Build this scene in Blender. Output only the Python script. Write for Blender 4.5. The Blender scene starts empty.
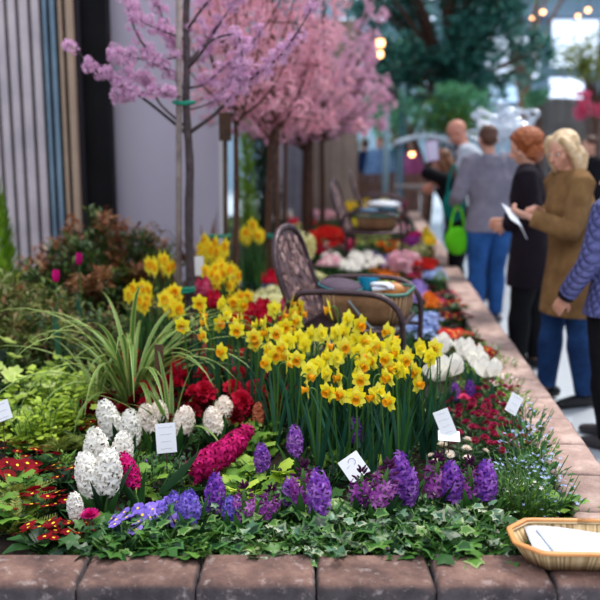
import bpy, math, random
import numpy as np
from mathutils import Vector, Matrix
R = random.Random(11)
PI = math.pi
S = bpy.context.scene
COL = S.collection
FPX = 875.0
PITCH = math.radians(10.05)
CH = 1.5
SOIL = .36
CAP = .42

# ------------------------------------------------------------------ camera maths
def ray(px, py):
    a = (px-300)/FPX; v = (py-300)/FPX
    return (a, math.cos(PITCH)-v*math.sin(PITCH), -math.sin(PITCH)-v*math.cos(PITCH))
def at_z(px, py, z):
    d = ray(px, py); t = (z-CH)/d[2]
    return Vector((d[0]*t, d[1]*t, z))
def at_y(px, py, Y):
    d = ray(px, py); t = Y/d[1]
    return Vector((d[0]*t, Y, CH+d[2]*t))
def to_px(p):
    y, z = p[1], p[2]-CH
    dep = y*math.cos(PITCH)-z*math.sin(PITCH)
    return (300+FPX*p[0]/dep, 300-FPX*(y*math.sin(PITCH)+z*math.cos(PITCH))/dep)
def curb_x(Y):            # outer edge of the right-hand curb
    return .815+.079*Y

# ------------------------------------------------------------------ materials
def lin(h):
    if isinstance(h, str):
        c = [int(h[i:i+2], 16)/255 for i in (0, 2, 4)]
    else: c = h
    return tuple([x/12.92 if x <= .04045 else ((x+.055)/1.055)**2.4 for x in c])+(1,)
MATS = {}
def nodes(name):
    m = bpy.data.materials.new(name); m.use_nodes = True
    nt = m.node_tree; nt.nodes.clear()
    out = nt.nodes.new('ShaderNodeOutputMaterial')
    return m, nt, out
def pm(name, cols, rough=.6, trans=0, metal=0, noise=None, bump=0, bscale=40, spec=.35, emit=0, sss=0, island=True, coat=0):
    """procedural material: colours picked per island / per object / by noise"""
    if name in MATS: return MATS[name]
    if isinstance(cols, str): cols = [cols]
    m, nt, out = nodes(name); N = nt.nodes.new; L = nt.links.new
    b = N('ShaderNodeBsdfPrincipled')
    b.inputs['Roughness'].default_value = rough
    b.inputs['Metallic'].default_value = metal
    b.inputs['Specular IOR Level'].default_value = spec
    if coat: b.inputs['Coat Weight'].default_value = coat
    if len(cols) == 1 :
        b.inputs['Base Color'].default_value = lin(cols[0]); src = None
    else:
        r = N('ShaderNodeValToRGB')
        el = r.color_ramp.elements
        el[0].position = .1; el[1].position = .9
        el[0].color = lin(cols[0]); el[1].color = lin(cols[-1])
        for i, c in enumerate(cols[1:-1]):
            e = el.new(.1+.8*(i+1)/(len(cols)-1)); e.color = lin(c)
        mth = N('ShaderNodeMath'); mth.operation = 'MULTIPLY_ADD'
        if noise:
            tc = N('ShaderNodeTexCoord'); nz = N('ShaderNodeTexNoise'); nz.inputs['Scale'].default_value = noise
            nz.inputs['Detail'].default_value = 5
            nz.inputs['Roughness'].default_value = .65
            L(tc.outputs['Object'], nz.inputs['Vector'])
            mr = N('ShaderNodeMapRange'); mr.inputs[1].default_value = .3; mr.inputs[2].default_value = .7
            L(nz.outputs[0], mr.inputs[0]); a = mr.outputs[0]
        else:
            g = N('ShaderNodeNewGeometry'); a = g.outputs['Random Per Island']
        oi = N('ShaderNodeObjectInfo')
        m2 = N('ShaderNodeMath'); m2.operation = 'MULTIPLY'; m2.inputs[1].default_value = .35
        L(oi.outputs['Random'], m2.inputs[0])
        L(a, mth.inputs[0]); mth.inputs[1].default_value = .65; L(m2.outputs[0], mth.inputs[2])
        L(mth.outputs[0], r.inputs[0]); L(r.outputs[0], b.inputs['Base Color']); src = r.outputs[0]
    if bump:
        tc = N('ShaderNodeTexCoord'); nz = N('ShaderNodeTexNoise'); nz.inputs['Scale'].default_value = bscale
        nz.inputs['Detail'].default_value = 6
        L(tc.outputs['Object'], nz.inputs['Vector'])
        bp = N('ShaderNodeBump'); bp.inputs['Strength'].default_value = bump; bp.inputs['Distance'].default_value = .01
        L(nz.outputs[0], bp.inputs['Height']); L(bp.outputs[0], b.inputs['Normal'])
    if emit:
        b.inputs['Emission Strength'].default_value = emit
        b.inputs['Emission Color'].default_value = lin(cols[0])
    if trans:
        t = N('ShaderNodeBsdfTranslucent'); mx = N('ShaderNodeMixShader'); mx.inputs[0].default_value = trans
        if src: L(src, t.inputs['Color'])
        else: t.inputs['Color'].default_value = lin(cols[0])
        L(b.outputs[0], mx.inputs[1]); L(t.outputs[0], mx.inputs[2]); L(mx.outputs[0], out.inputs[0])
    else: L(b.outputs[0], out.inputs[0])
    MATS[name] = m
    return m

# ------------------------------------------------------------------ meshes
# template = (V: (n,3) array, F: list of tuples, MI: list of ints)
def T(V, F, MI=None): return (np.array(V, float).reshape(-1, 3), list(F), list(MI) if MI else [0]*len(F))
def join(ts):
    V = []; F = []; MI = []; o = 0
    for t in ts:
        V.append(t[0]); F += [tuple(i+o for i in f) for f in t[1]]; MI += t[2]; o += len(t[0])
    return (np.concatenate(V), F, MI)
def xf(t, M):
    A = np.array(M); return (t[0]@A[:3, :3].T+A[:3, 3], t[1], t[2])
def scatter(t, Ms):
    """many transformed copies of one template inside one mesh"""
    if len(Ms) == 0: return T([], [])
    A = np.array([np.array(m) for m in Ms]); n = len(t[0])
    V = np.einsum('kij,nj->kni', A[:, :3, :3], t[0])+A[:, None, :3, 3]
    F = []; MI = []
    for k in range(len(A)):
        o = k*n
        F += [tuple([i+o for i in f]) for f in t[1]]; MI += t[2]
    return (V.reshape(-1, 3), F, MI)
def mi(t, k): return (t[0], t[1], [k]*len(t[1]))
def rz(a): return Matrix.Rotation(a, 4, 'Z')
def rx(a): return Matrix.Rotation(a, 4, 'X')
def ry(a): return Matrix.Rotation(a, 4, 'Y')
def tr(x, y=0, z=0): return Matrix.Translation((x, y, z) if not isinstance(x, Vector) else x)
def sc(a, b=None, c=None):
    b = a if b is None else b; c = a if c is None else c
    return Matrix.Diagonal((a, b, c, 1))
def frame(X, Z, s, pos):
    """local x along X, local z near Z"""
    X = Vector(X).normalized(); Z = Vector(Z)
    Y = Z.cross(X)
    if Y.length < 1e-5: Y = Vector((0, 1, 0)).cross(X)
    Y.normalize(); Z = X.cross(Y)
    M = Matrix(((X.x, Y.x, Z.x, 0), (X.y, Y.y, Z.y, 0), (X.z, Y.z, Z.z, 0), (0, 0, 0, 1)))
    return Matrix.Translation(pos)@M@sc(s)
def mesh(name, t, mats, smooth=True):
    me = bpy.data.meshes.new(name)
    me.from_pydata(t[0].tolist(), [], t[1])
    if not isinstance(mats, (list, tuple)): mats = [mats]
    for m in mats: me.materials.append(m)
    if len(mats) > 1: me.polygons.foreach_set('material_index', t[2])
    if smooth: me.polygons.foreach_set('use_smooth', [True]*len(me.polygons))
    me.update()
    return me
def obj(name, t, mats, parent=None, smooth=True, loc=None):
    me = t if isinstance(t, bpy.types.Mesh) else mesh(name, t, mats, smooth)
    if me is t and len(me.materials) == 0:
        for m_ in (mats if isinstance(mats, (list, tuple)) else [mats]): me.materials.append(m_)
    o = bpy.data.objects.new(name, me); COL.objects.link(o)
    if parent: o.parent = parent
    if loc is not None: o.location = loc
    return o
def bevel(o, w, seg=2):
    m = o.modifiers.new('bevel', 'BEVEL'); m.width = w; m.segments = seg; m.limit_method = 'ANGLE'; return o
def tag(o, label=None, cat=None, group=None, kind=None):
    if label: o['label'] = label
    if cat: o['category'] = cat
    if group: o['group'] = group
    if kind: o['kind'] = kind
    return o
def thing(name, label=None, cat=None, loc=(0, 0, 0), rot=0, group=None):
    o = bpy.data.objects.new(name, None); COL.objects.link(o)
    o.empty_display_size = .05
    o.location = loc; o.rotation_euler = (0, 0, rot)
    return tag(o, label, cat, group)
KIDS = {}
def dup(root, loc=None, rot=None, s=1.0, label=None, group=None, parent=None):
    """copy of a thing with copies of its parts and their sub-parts"""
    c = root.copy(); COL.objects.link(c)
    if parent: c.parent = parent
    if loc is not None: c.location = loc
    if rot is not None: c.rotation_euler = rot if not isinstance(rot, (int, float)) else (0, 0, rot)
    if not parent: c.scale = (s, s, s) if isinstance(s, (int, float)) else s
    if label: c['label'] = label
    if group: c['group'] = group
    for ch in KIDS.get(root.name, []): dup(ch, parent=c)
    return c
class Kind:
    """first place() moves the original, every later one copies it"""
    def __init__(self, root):
        self.root = root; self.used = False
        def reg(o):
            ks = [x for x in bpy.data.objects if x.parent == o]
            KIDS[o.name] = ks
            for k in ks: reg(k)
        reg(root)
    def place(self, loc, rot=0, s=1.0, label=None, group=None):
        o = self.root
        if self.used: return dup(o, loc, rot, s, label, group)
        self.used = True
        o.location = loc; o.rotation_euler = rot if not isinstance(rot, (int, float)) else (0, 0, rot)
        o.scale = (s, s, s) if isinstance(s, (int, float)) else s
        if label: o['label'] = label
        if group: o['group'] = group
        return o
    def drop(self):
        if not self.used:
            def rm(o):
                for k in KIDS.get(o.name, []): rm(k)
                bpy.data.objects.remove(o)
            rm(self.root)

def tube(pts, rad, n=6, cap=True, k=0, flat=1.0, up=None):
    pts = [Vector(p) for p in pts]; m = len(pts)
    if not isinstance(rad, (list, tuple)): rad = [rad]*m
    V = []; F = []
    prev = None
    for i, p in enumerate(pts):
        d = (pts[min(i+1, m-1)]-pts[max(i-1, 0)]).normalized()
        if prev is None:
            a = Vector(up) if up else (Vector((0, 0, 1)) if abs(d.z) < .9 else Vector((1, 0, 0)))
            u = d.cross(a).normalized()
        else: u = (prev-d*prev.dot(d)).normalized()
        prev = u; w = d.cross(u)
        r = rad[i]; ru, rw = (r if isinstance(r, (tuple, list)) else (r, r*flat))
        for j in range(n):
            a = 2*PI*j/n; V.append(p+u*(math.cos(a)*ru)+w*(math.sin(a)*rw))
    for i in range(m-1):
        for j in range(n):
            F.append((i*n+j, i*n+(j+1) % n, (i+1)*n+(j+1) % n, (i+1)*n+j))
    if cap:
        F.append(tuple(range(n))[::-1]); F.append(tuple(range((m-1)*n, m*n)))
    return T([tuple(v) for v in V], F, [k]*len(F))
def smoothpts(pts, sub=4, closed=False):
    """Catmull-Rom"""
    P = [Vector(p) for p in pts]; out = []; n = len(P)
    for i in range(n if closed else n-1):
        if closed: a, b, c, d = P[(i-1) % n], P[i], P[(i+1) % n], P[(i+2) % n]
        else: a, b, c, d = P[max(i-1, 0)], P[i], P[i+1], P[min(i+2, n-1)]
        for s in range(sub):
            t = s/sub
            out.append(.5*((2*b)+(c-a)*t+(2*a-5*b+4*c-d)*t*t+(3*b-a-3*c+d)*t**3))
    if not closed: out.append(P[-1])
    return out
def box(x0, x1, y0, y1, z0, z1, k=0):
    V = [(x, y, z) for x in (x0, x1) for y in (y0, y1) for z in (z0, z1)]
    F = [(0, 1, 3, 2), (4, 6, 7, 5), (0, 4, 5, 1), (2, 3, 7, 6), (0, 2, 6, 4), (1, 5, 7, 3)]
    return T(V, F, [k]*6)
def cbox(c, s, k=0): return box(c[0]-s[0]/2, c[0]+s[0]/2, c[1]-s[1]/2, c[1]+s[1]/2, c[2]-s[2]/2, c[2]+s[2]/2, k)
def ell(c, r, nu=12, nv=8, k=0):
    V = [(c[0], c[1], c[2]-r[2])]; F = []
    for i in range(1, nv):
        a = -PI/2+PI*i/nv
        for j in range(nu):
            b = 2*PI*j/nu; V.append((c[0]+r[0]*math.cos(a)*math.cos(b), c[1]+r[1]*math.cos(a)*math.sin(b), c[2]+r[2]*math.sin(a)))
    V.append((c[0], c[1], c[2]+r[2])); L = len(V)-1
    for j in range(nu):
        F.append((0, 1+(j+1) % nu, 1+j)); F.append((L, L-nu+j, L-nu+(j+1) % nu))
        for i in range(nv-2):
            a = 1+i*nu
            F.append((a+j, a+(j+1) % nu, a+nu+(j+1) % nu, a+nu+j))
    return T(V, F, [k]*len(F))
def lathe(prof, n=16, k=0, cap=True):
    V = []; F = []
    for r, z in prof:
        for j in range(n): V.append((r*math.cos(2*PI*j/n), r*math.sin(2*PI*j/n), z))
    for i in range(len(prof)-1):
        for j in range(n): F.append((i*n+j, i*n+(j+1) % n, (i+1)*n+(j+1) % n, (i+1)*n+j))
    if cap: F.append(tuple(range(n))[::-1])
    return T(V, F, [k]*len(F))
def petal(L, W, rise=0., curl=0., cup=.2, n=3, wide=.55, base=.25, k=0, tipw=0., ruffle=0., kb=None, edge=None):
    """leaf/petal surface, base at origin, growing along +x, curving upward by curl"""
    V = []; F = []; MI = []; x = z = 0.; st = L/n
    cols = 3 if edge is None else 5
    for i in range(n+1):
        t = i/n
        w = W*(base*(1-t)+math.sin(PI*min(1, t**(math.log(.5)/math.log(wide))))) if t < 1 else W*tipw
        w = min(w, W); h = w/2
        a = rise+curl*(t)
        nx, nz = -math.sin(a), math.cos(a)
        us = (-1, 0, 1) if cols == 3 else (-1, -.72, 0, .72, 1)
        for u in us:
            c = cup*h*(abs(u))+ruffle*W*math.sin(i*2.3+u*2.)*t
            V.append((x+nx*c, u*h, z+nz*c))
        x += st*math.cos(a); z += st*math.sin(a)
    for i in range(n):
        for j in range(cols-1):
            q = i*cols+j
            F.append((q, q+cols, q+cols+1, q+1))
            if edge is not None: MI.append(edge if j in (0, 3) else k)
            else: MI.append(kb if (kb is not None and i == 0) else k)
    return T(V, F, MI)
def ring(t, n, a0=0., rot=None): return join([xf(t, rz(a0+2*PI*i/n)) for i in range(n)])
def rv(a, b): return R.uniform(a, b)
def blade(az, L, W, el=1.3, droop=1.0, n=8, k=0, edge=None, off=.0, tipdroop=0):
    """strap leaf starting at origin"""
    V = []; F = []; MI = []
    x = off; z = 0.; a = el; cols = 3 if edge is None else 5; us = (-1, 0, 1) if cols == 3 else (-1, -.68, 0, .68, 1)
    P = []
    for i in range(n+1):
        t = i/n; w = W/2*(.75+.5*math.sin(PI*min(1, t*1.1)))*(1-t**4) + .0004
        for u in us:
            c = .35*w*abs(u)
            px, pz = x-math.sin(a)*c, z+math.cos(a)*c; py = u*w
            V.append((px*math.cos(az)-py*math.sin(az), px*math.sin(az)+py*math.cos(az), pz))
        x += L/n*math.cos(a); z += L/n*math.sin(a); a -= droop/n*(.4+1.2*t)
    for i in range(n):
        for j in range(cols-1):
            q = i*cols+j; F.append((q, q+cols, q+cols+1, q+1))
            MI.append(edge if edge is not None and j in (0, 3) else k)
    return T(V, F, MI)
def lobed(outl, bend=.25, k=0, edge=None, inner=.68):
    """flat lobed leaf from its outline (stalk at origin, growing along +x)"""
    c = np.mean(np.array(outl), axis=0)*.9; n = len(outl)
    V = [(c[0], c[1], -.02)]
    for s in (inner, 1.):
        for x, y in outl:
            X, Y = c[0]+(x-c[0])*s, c[1]+(y-c[1])*s
            V.append((X, Y, -bend*(X*X*.6+Y*Y)+.06*math.sin(9*Y)*s))
    F = []; MI = []
    for j in range(n):
        F.append((0, 1+j, 1+(j+1) % n)); MI.append(k)
        F.append((1+j, 1+n+j, 1+n+(j+1) % n, 1+(j+1) % n)); MI.append(k if edge is None else edge)
    return T(V, F, MI)
IVY = [(0, -.06), (-.12, -.3), (.1, -.42), (.2, -.33), (.42, -.62), (.58, -.3), (.72, -.2), (1.05, 0), (.72, .2), (.58, .3), (.42, .62), (.2, .33), (.1, .42), (-.12, .3), (0, .06)]
HEU = [(0, -.05), (-.15, -.3), (0, -.5), (.15, -.45), (.3, -.6), (.45, -.5), (.65, -.52), (.7, -.33), (.92, -.2), (.88, 0), (.92, .2), (.7, .33), (.65, .52), (.45, .5), (.3, .6), (.15, .45), (0, .5), (-.15, .3), (0, .05)]
def mound(n, r, h, size, up=.5, inner=.55, cx=0, cy=0, cz=0, jit=.5, flat=0.):
    """leaf transforms over a dome"""
    Ms = []
    for i in range(n):
        a = rv(0, 2*PI); u = rv(0, 1)**.7; s = rv(inner, 1)
        d = Vector((math.cos(a)*math.sqrt(1-u*u), math.sin(a)*math.sqrt(1-u*u), u))
        p = Vector((cx+d.x*r*s, cy+d.y*r*s, cz+d.z*h*s))
        X = Vector((math.cos(a), math.sin(a), 0))*1.+Vector((rv(-jit, jit), rv(-jit, jit), rv(-jit, jit)*.8+up*d.z))
        Z = Vector((0, 0, 1))+d*.5+Vector((rv(-jit, jit), rv(-jit, jit), 0))
        Ms.append(frame(X, Z, size*rv(.65, 1.2), p))
    return Ms
# ------------------------------------------------------------------ shared materials
G_DARK = pm('leaf_dark', ['0e2416', '183a20', '274e2a'], .5, .2)
G_MID = pm('leaf_mid', ['1f4222', '32602c', '4c7a34'], .5, .25)
G_LITE = pm('leaf_light', ['4c7a2c', '6f9a36', '94b64a'], .5, .3)
G_GOLD = pm('leaf_golden', ['7a9c26', 'a0bc38', 'c4d85c'], .5, .3)
G_BLUE = pm('leaf_bluegreen', ['193e30', '265442', '3c7056'], .45, .25)
STEM = pm('stem_green', '47702f', .5, .1)
CREAM = pm('leaf_cream_margin', ['a8b070', 'ccd09a'], .5, .25)
STRAPG = pm('strap_green', ['3c6a34', '58853c', '6f9640'], .45, .25)
STRAPE = pm('strap_margin', ['8ea050', 'b4b870', 'a89c54'], .45, .3)
IVYG = pm('ivy_green', ['12301a', '204620', '386428', '5c8834'], .4, .2)
IVYE = pm('ivy_margin', ['3e6e32', '5c8a40', '90a468'], .4, .2)
IVYG2 = pm('ivy_grey_green', ['2c5238', '48705a', '5f8468'], .4, .2)
IVYE2 = pm('ivy_white_margin', ['6f8c66', 'b0b898', '5c8060'], .4, .2)
BARK = pm('bark_grey', ['2b2326', '4a3f42', '5c5050'], .8, noise=30, bump=.8, bscale=60)
BARKB = pm('bark_brown', ['33211a', '5b3e30', '6f4f3f'], .8, noise=30, bump=.8, bscale=60)
WOODP = pm('pole_wood', ['6b5f5c', '8d807c', 'a0918a'], .75, noise=12, bump=.4)
WOODD = pm('stake_brown', ['3a2a20', '5c4331'], .75, noise=12, bump=.4)
TIE = pm('tie_green', ['0c7a63', '129478'], .5, noise=30)
YEL = pm('petal_yellow', ['e8da14', 'efe42a', 'f4ee60'], .5, .35)
ORG = pm('trumpet_orange', ['f09404', 'f4a80a', 'f6bc18'], .5, .3)
YELG = pm('petal_golden', ['f4dc18', 'f8ea3c'], .5, .35)

def petalmat(name, *c): return pm('petal_'+name, list(c), .7, .3, spec=.12)
PURP = petalmat('violet_purple', '5c309c', '9450bc', 'bc84d8')
PURB = petalmat('blue_violet', '5a4cb8', '7c62cc', 'a08ade')
PURM = petalmat('red_purple', '802e94', 'a850ac', 'cc86cc')
BUD = petalmat('dark_bud', '3a1238', '5e2450')
WHI = petalmat('white', 'f0ede4', 'f8f6ee', 'fffdf8')
WHP = petalmat('white_pinkish', 'f0e0d0', 'f8ece0', 'fdf6ee')
MAG = petalmat('magenta', 'a8106a', 'd01880', 'b80c58')
MAGR = petalmat('crimson_magenta', '8e0c48', 'b01058', 'd02078')
COR = petalmat('coral', 'c4684c', 'dd8a66')
DRED = petalmat('dark_red', '4c020c', '700414', '90081c')
CRIM = petalmat('crimson', 'a80e2c', 'd0183c', 'e03050')
RED = petalmat('scarlet', 'b81414', 'd82424', 'e04838')
HPNK = petalmat('hot_pink', 'd02860', 'e44880', 'ec7aa0')
PINK = petalmat('pale_pink', 'e0a0b4', 'ecc0cc', 'f2d6da')
BERRY = petalmat('berry', '7c0c38', 'a01448', 'b82860')
ORNG = petalmat('orange', 'e07020', 'ee9038')
LILAC = petalmat('lilac', '9a80cc', 'b4a0dc')
SKY = petalmat('forget_me_not_blue', '8aa4dc', 'a8bce6', 'c6d2f0')
PLUM = petalmat('plum', '701a6e', '90308c', 'b050a8')
CRM = petalmat('cream', 'dcd890', 'eae8b4', 'eeecc8')
EYE = pm('eye_yellow', ['f4c818', 'fad838'], .5)
LIMEY = petalmat('lime', 'a8c050', 'c6d878', 'dde6a4')

def leafT(L, W, **k): return petal(L, W, **{**dict(rise=.2, curl=-.5, cup=.25, n=3, wide=.45, base=.2), **k})

# ------------------------------------------------------------------ daffodil
def daffodil(v, label):
    h = .36+.02*v
    root = thing('daffodil', label, 'flower')
    top = Vector((.012, 0, h)); lean = [.01, -.02, .03][v]
    neck = [(0, 0, 0), (lean*.4, .004, h*.4), (lean, 0, h*.85), (lean+.004, 0, h*.97), (lean+.02, 0, h+.004), (lean+.032, 0, h-.002)]
    obj('stem', tube(smoothpts(neck, 3), .0035, 6), STEM, root)
    P = Vector(neck[-1]); tilt = [.1, -.15, .35][v]      # axis of the flower: +x, tipped down a little
    A = tr(P)@ry(PI/2+tilt-.05)
    pt = petal(.042, .031, rise=.12, curl=-.15 if v != 1 else .35, cup=.28, n=4, wide=.48, base=.35, tipw=.02)
    fl = join([ring(pt, 3), xf(ring(pt, 3, PI/3), tr(0, 0, .002))])
    obj('petals', xf(fl, A), [YEL], root)
    n = 18; V = []; F = []
    prof = [(.0085, 0), (.0095, .010), (.0105, .019), (.0125, .025), (.0165, .029)]
    for i, (r, z) in enumerate(prof):
        for j in range(n):
            rr = r+(.0016*math.sin(j*PI*2*6/n) if i >= 3 else 0)
            V.append((rr*math.cos(2*PI*j/n), rr*math.sin(2*PI*j/n), z))
    for i in range(len(prof)-1):
        for j in range(n): F.append((i*n+j, i*n+(j+1) % n, (i+1)*n+(j+1) % n, (i+1)*n+j))
    F.append(tuple(range(n)))
    obj('trumpet', xf(T(V, F), A), [ORG if v != 1 else YELG], root)
    for q in range(3):
        obj('leaf', blade(rv(0, 2*PI)+q*2.1, h*rv(.85, 1.08), .014, el=rv(1.25, 1.5), droop=rv(.1, .7), n=6, off=.006), G_BLUE if q else G_MID, root)
    return Kind(root)
DAFF = [daffodil(v, 'yellow daffodil') for v in range(3)]

def far_daff():
    """daffodils far back in the blur: one mesh with petals, trumpet, stem, leaves"""
    A = tr(0, 0, .34)@ry(PI/2-.2)
    pt = petal(.042, .032, rise=.1, curl=.1, cup=.2, n=2, wide=.45, base=.35, tipw=.05)
    t = join([xf(ring(pt, 6), A), xf(mi(lathe([(.010, 0), (.012, .02), (.017, .028)], 8), 1), A), tube([(0, 0, 0), (-.01, 0, .2), (0, 0, .34)], .003, 4, k=2)]
             + [blade(q*2.1+.5, .31, .014, el=1.35, droop=.5, n=3, k=2) for q in range(3)])
    o = obj('daffodil', t, [YELG, ORG, G_MID]); tag(o, 'x', 'flower'); return Kind(o)

# ------------------------------------------------------------------ hyacinth
def hyacinth(name, mats, n=46, h=.12, r=.026, sparse=False, stem=.1, label='x', fl_=.021):
    root = thing('hyacinth', label, 'flower')
    floret = join([ring(petal(fl_, fl_*.32, rise=.6, curl=-1.7, cup=.15, n=3, wide=.45, base=.6, tipw=.12), 6), mi(lathe([(.0024, -.014), (.003, 0), (.0022, .002)], 5), 0)])
    bud = ell((0, 0, .004), (.0035, .0035, .009), 6, 4, 1)
    Ms = []; Bs = []
    for i in range(n):
        t = (i+.5)/n; a = i*2.39996; z = stem+h*t
        rr = r*(.75+.35*math.sin(PI*min(1, t*1.15)))*(1 if t < .75 else 1-(t-.75)*1.9)
        out = Vector((math.cos(a), math.sin(a), .1+1.3*max(0, t-.6)+rv(-.25, .25)))
        p = Vector((math.cos(a)*rr*.92, math.sin(a)*rr*.92, z+rv(-.004, .004)))
        M = frame(out.cross(Vector((0, 0, 1))), out, rv(.85, 1.15), p)
        if sparse and (t > .62 or R.random() < .25): Bs.append(M)
        else: Ms.append(M)
    if sparse:
        for i in range(10):
            a = i*2.4; z = stem+h*(1+.018*i)
            Bs.append(frame(Vector((math.cos(a), math.sin(a), 0)).cross(Vector((0, 0, 1))), Vector((math.cos(a), math.sin(a), 1.2)), 1., Vector((math.cos(a)*.007, math.sin(a)*.007, z))))
    core = mi(tube([(0, 0, stem*.92), (0, 0, stem+h*.1), (0, 0, stem+h*.7), (0, 0, stem+h*.95)], [.006, r*.3, r*.25, .004], 8), 0 if not sparse else 2)
    obj('flower_spike', join([scatter(floret, Ms), scatter(bud, Bs), core]), [mats[0], mats[1], STEM], root)
    obj('stem', tube([(0, 0, -.01), (.002, 0, stem*.5), (0, 0, stem)], [.006, .0055, .005], 8), STEM, root)
    for q in range(5):
        obj('leaf', blade(q*1.26+rv(-.3, .3), rv(.14, .19), .021, el=rv(1.05, 1.35), droop=rv(.1, .5), n=6, off=.008), G_DARK if q % 2 else G_MID, root)
    return Kind(root)
HY_P = hyacinth('p', [PURP, BUD], 27, .10, .027)
HY_B = hyacinth('b', [PURB, BUD], 24, .085, .028)
HY_M = hyacinth('m', [PURM, BUD], 28, .09, .028, sparse=True)
HY_W = hyacinth('w', [WHI, WHI], 36, .11, .031, fl_=.022)
HY_WP = hyacinth('wp', [WHP, WHI], 30, .085, .031, fl_=.023)
HY_G = hyacinth('g', [MAG, MAGR], 38, .11, .029)
HY_GR = hyacinth('gr', [MAGR, MAG], 50, .16, .032, fl_=.024)
HY_C = hyacinth('c', [COR, BUD], 22, .09, .02)

# ------------------------------------------------------------------ primrose
def prim_flower(mat_n=1):
    p = petal(.025, .025, rise=.12, curl=-.25, cup=.1, n=3, wide=.7, base=.25, tipw=.75, ruffle=.04, k=0)
    return join([ring(p, 5), mi(lathe([(.0052, .0012), (.0046, .0026), (.0018, .0016), (0.0001, .001)], 10), 1)])
def primrose(mat, n, label, s=1.0, spread=.075, h=.085):
    root = thing('primrose', label, 'flower')
    lf = petal(.115, .046, rise=.75, curl=-1.1, cup=.2, n=7, wide=.6, base=.35, ruffle=.05, edge=0)
    for i in range(9):
        obj('leaf', xf(lf, rz(i*.7+rv(-.15, .15))@ry(rv(-.35, .1))@sc(rv(.8, 1.1))), G_MID if i % 3 else G_DARK, root)
    for i in range(n):
        a = i*2.4+rv(-.2, .2); rr = spread*math.sqrt((i+.4)/n)
        p = Vector((rr*math.cos(a), rr*math.sin(a), h*(1-.35*(rr/spread)**2)+rv(-.008, .008)))
        nrm = Vector((p.x*5+rv(-.3, .3), p.y*5-.35+rv(-.3, .3), 1))
        f = obj('flower', xf(prim_flower(), frame((1, 0, rv(-.2, .2)), nrm, s*rv(.85, 1.15), p)), [mat, EYE], root)
        obj('stalk', tube([(p.x*.15, p.y*.15, 0), (p.x*.7, p.y*.7, p.z*.6), tuple(p-Vector((0, 0, .002)))], .0015, 4), STEM, f)
    return Kind(root)
PR_D = [primrose(DRED, 8, 'x'), primrose(DRED, 11, 'x', spread=.085)]
PR_R = primrose(RED, 9, 'x', s=1.0)
PR_P = primrose(PURB, 9, 'x', s=1.05)
PR_B = primrose(BERRY, 9, 'x', s=.95)

# ------------------------------------------------------------------ ruffled double flowers and daisies
def ruffled(r, layers=5):
    ts = []
    for l in range(layers):
        t = l/(layers-1); n = 8-l if l < 4 else 4
        ts.append(xf(ring(petal(r*(1-.35*t), r*.75*(1-.3*t), rise=.15+1.15*t, curl=.2+.3*t, cup=.35, n=2, wide=.7, base=.3, tipw=.6, ruffle=.12), n, l*.5), tr(0, 0, r*.12*l)))
    return join(ts)
def pompon(r):
    ts = []
    for l, (n, rise, L) in enumerate([(16, .05, 1.), (14, .45, .9), (11, .85, .75), (7, 1.2, .6)]):
        ts.append(ring(petal(r*L, r*.24, rise=rise, curl=.25, cup=.1, n=2, wide=.6, base=.6, tipw=.5), n, l*.2))
    return join(ts)
def flower_plant(name, head, mats, n, label, h, spread, leafmat, leaf=None, nleaf=60, cat='flower', hs=1.0, part='flower', leafsize=.035, hj=.015, mh=.75):
    """leafy mound carrying several flower heads on stalks"""
    root = thing(name, label, cat)
    lt = leaf or leafT(1, .5)
    obj('leaves', scatter(lt, mound(nleaf, spread*1.05, h*mh, leafsize, inner=.3)), leafmat, root)
    for i in range(n):
        a = i*2.4+rv(-.3, .3); rr = spread*math.sqrt((i+.5)/n)
        p = Vector((rr*math.cos(a), rr*math.sin(a), h*(1-.25*(rr/spread)**2)+rv(-hj, hj)))
        nrm = Vector((p.x*6+rv(-.3, .3), p.y*6-.3+rv(-.3, .3), 1))
        f = obj(part, xf(head, frame((1, rv(-1, 1), 0), nrm, hs*rv(.85, 1.15), p)), mats, root)
        obj('stalk', tube([(p.x*.3, p.y*.3, 0), (p.x*.8, p.y*.8, p.z*.6), tuple(p)], .0016, 4), STEM, f)
    return Kind(root)
AZ_C = flower_plant('azalea', ruffled(.038), [CRIM], 11, 'x', .15, .22, G_DARK)
AZ_D = flower_plant('azalea', ruffled(.035), [DRED], 10, 'x', .13, .20, G_DARK)
AZ_H = flower_plant('azalea', ruffled(.035), [HPNK], 9, 'x', .15, .20, G_MID)
AZ_R = flower_plant('azalea', ruffled(.035), [RED], 9, 'x', .15, .20, G_MID)
BEL_HEAD = join([pompon(.0205), ell((0, 0, .003), (.005, .005, .003), 8, 4, 1)])
BEL = [flower_plant('english_daisy', BEL_HEAD, [BERRY, EYE], 9, 'x', .115, .12, G_MID, leafsize=.03, hs=1., nleaf=70, mh=.6, part='flower_head'),
       flower_plant('english_daisy', BEL_HEAD, [WHP, EYE], 5, 'x', .11, .10, G_MID, leafsize=.03, hs=1., mh=.6, part='flower_head')]
POMP = {}
def ball(matk, mat, r=.04, h=.12):
    root = thing('ranunculus', 'x', 'flower')
    obj('flower', xf(pompon(r*1.1), tr(0, 0, h)), [mat], root)
    obj('stem', tube([(0, 0, 0), (.004, 0, h*.5), (0, 0, h)], .003, 6), STEM, root)
    for q in range(4): obj('leaf', blade(q*1.6, .09, .02, el=.9, droop=.7, n=4), G_MID, root)
    return Kind(root)
RAN = ball('m', MAG, .036, .12)
RANP = ball('p', HPNK, .026, .12)

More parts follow.
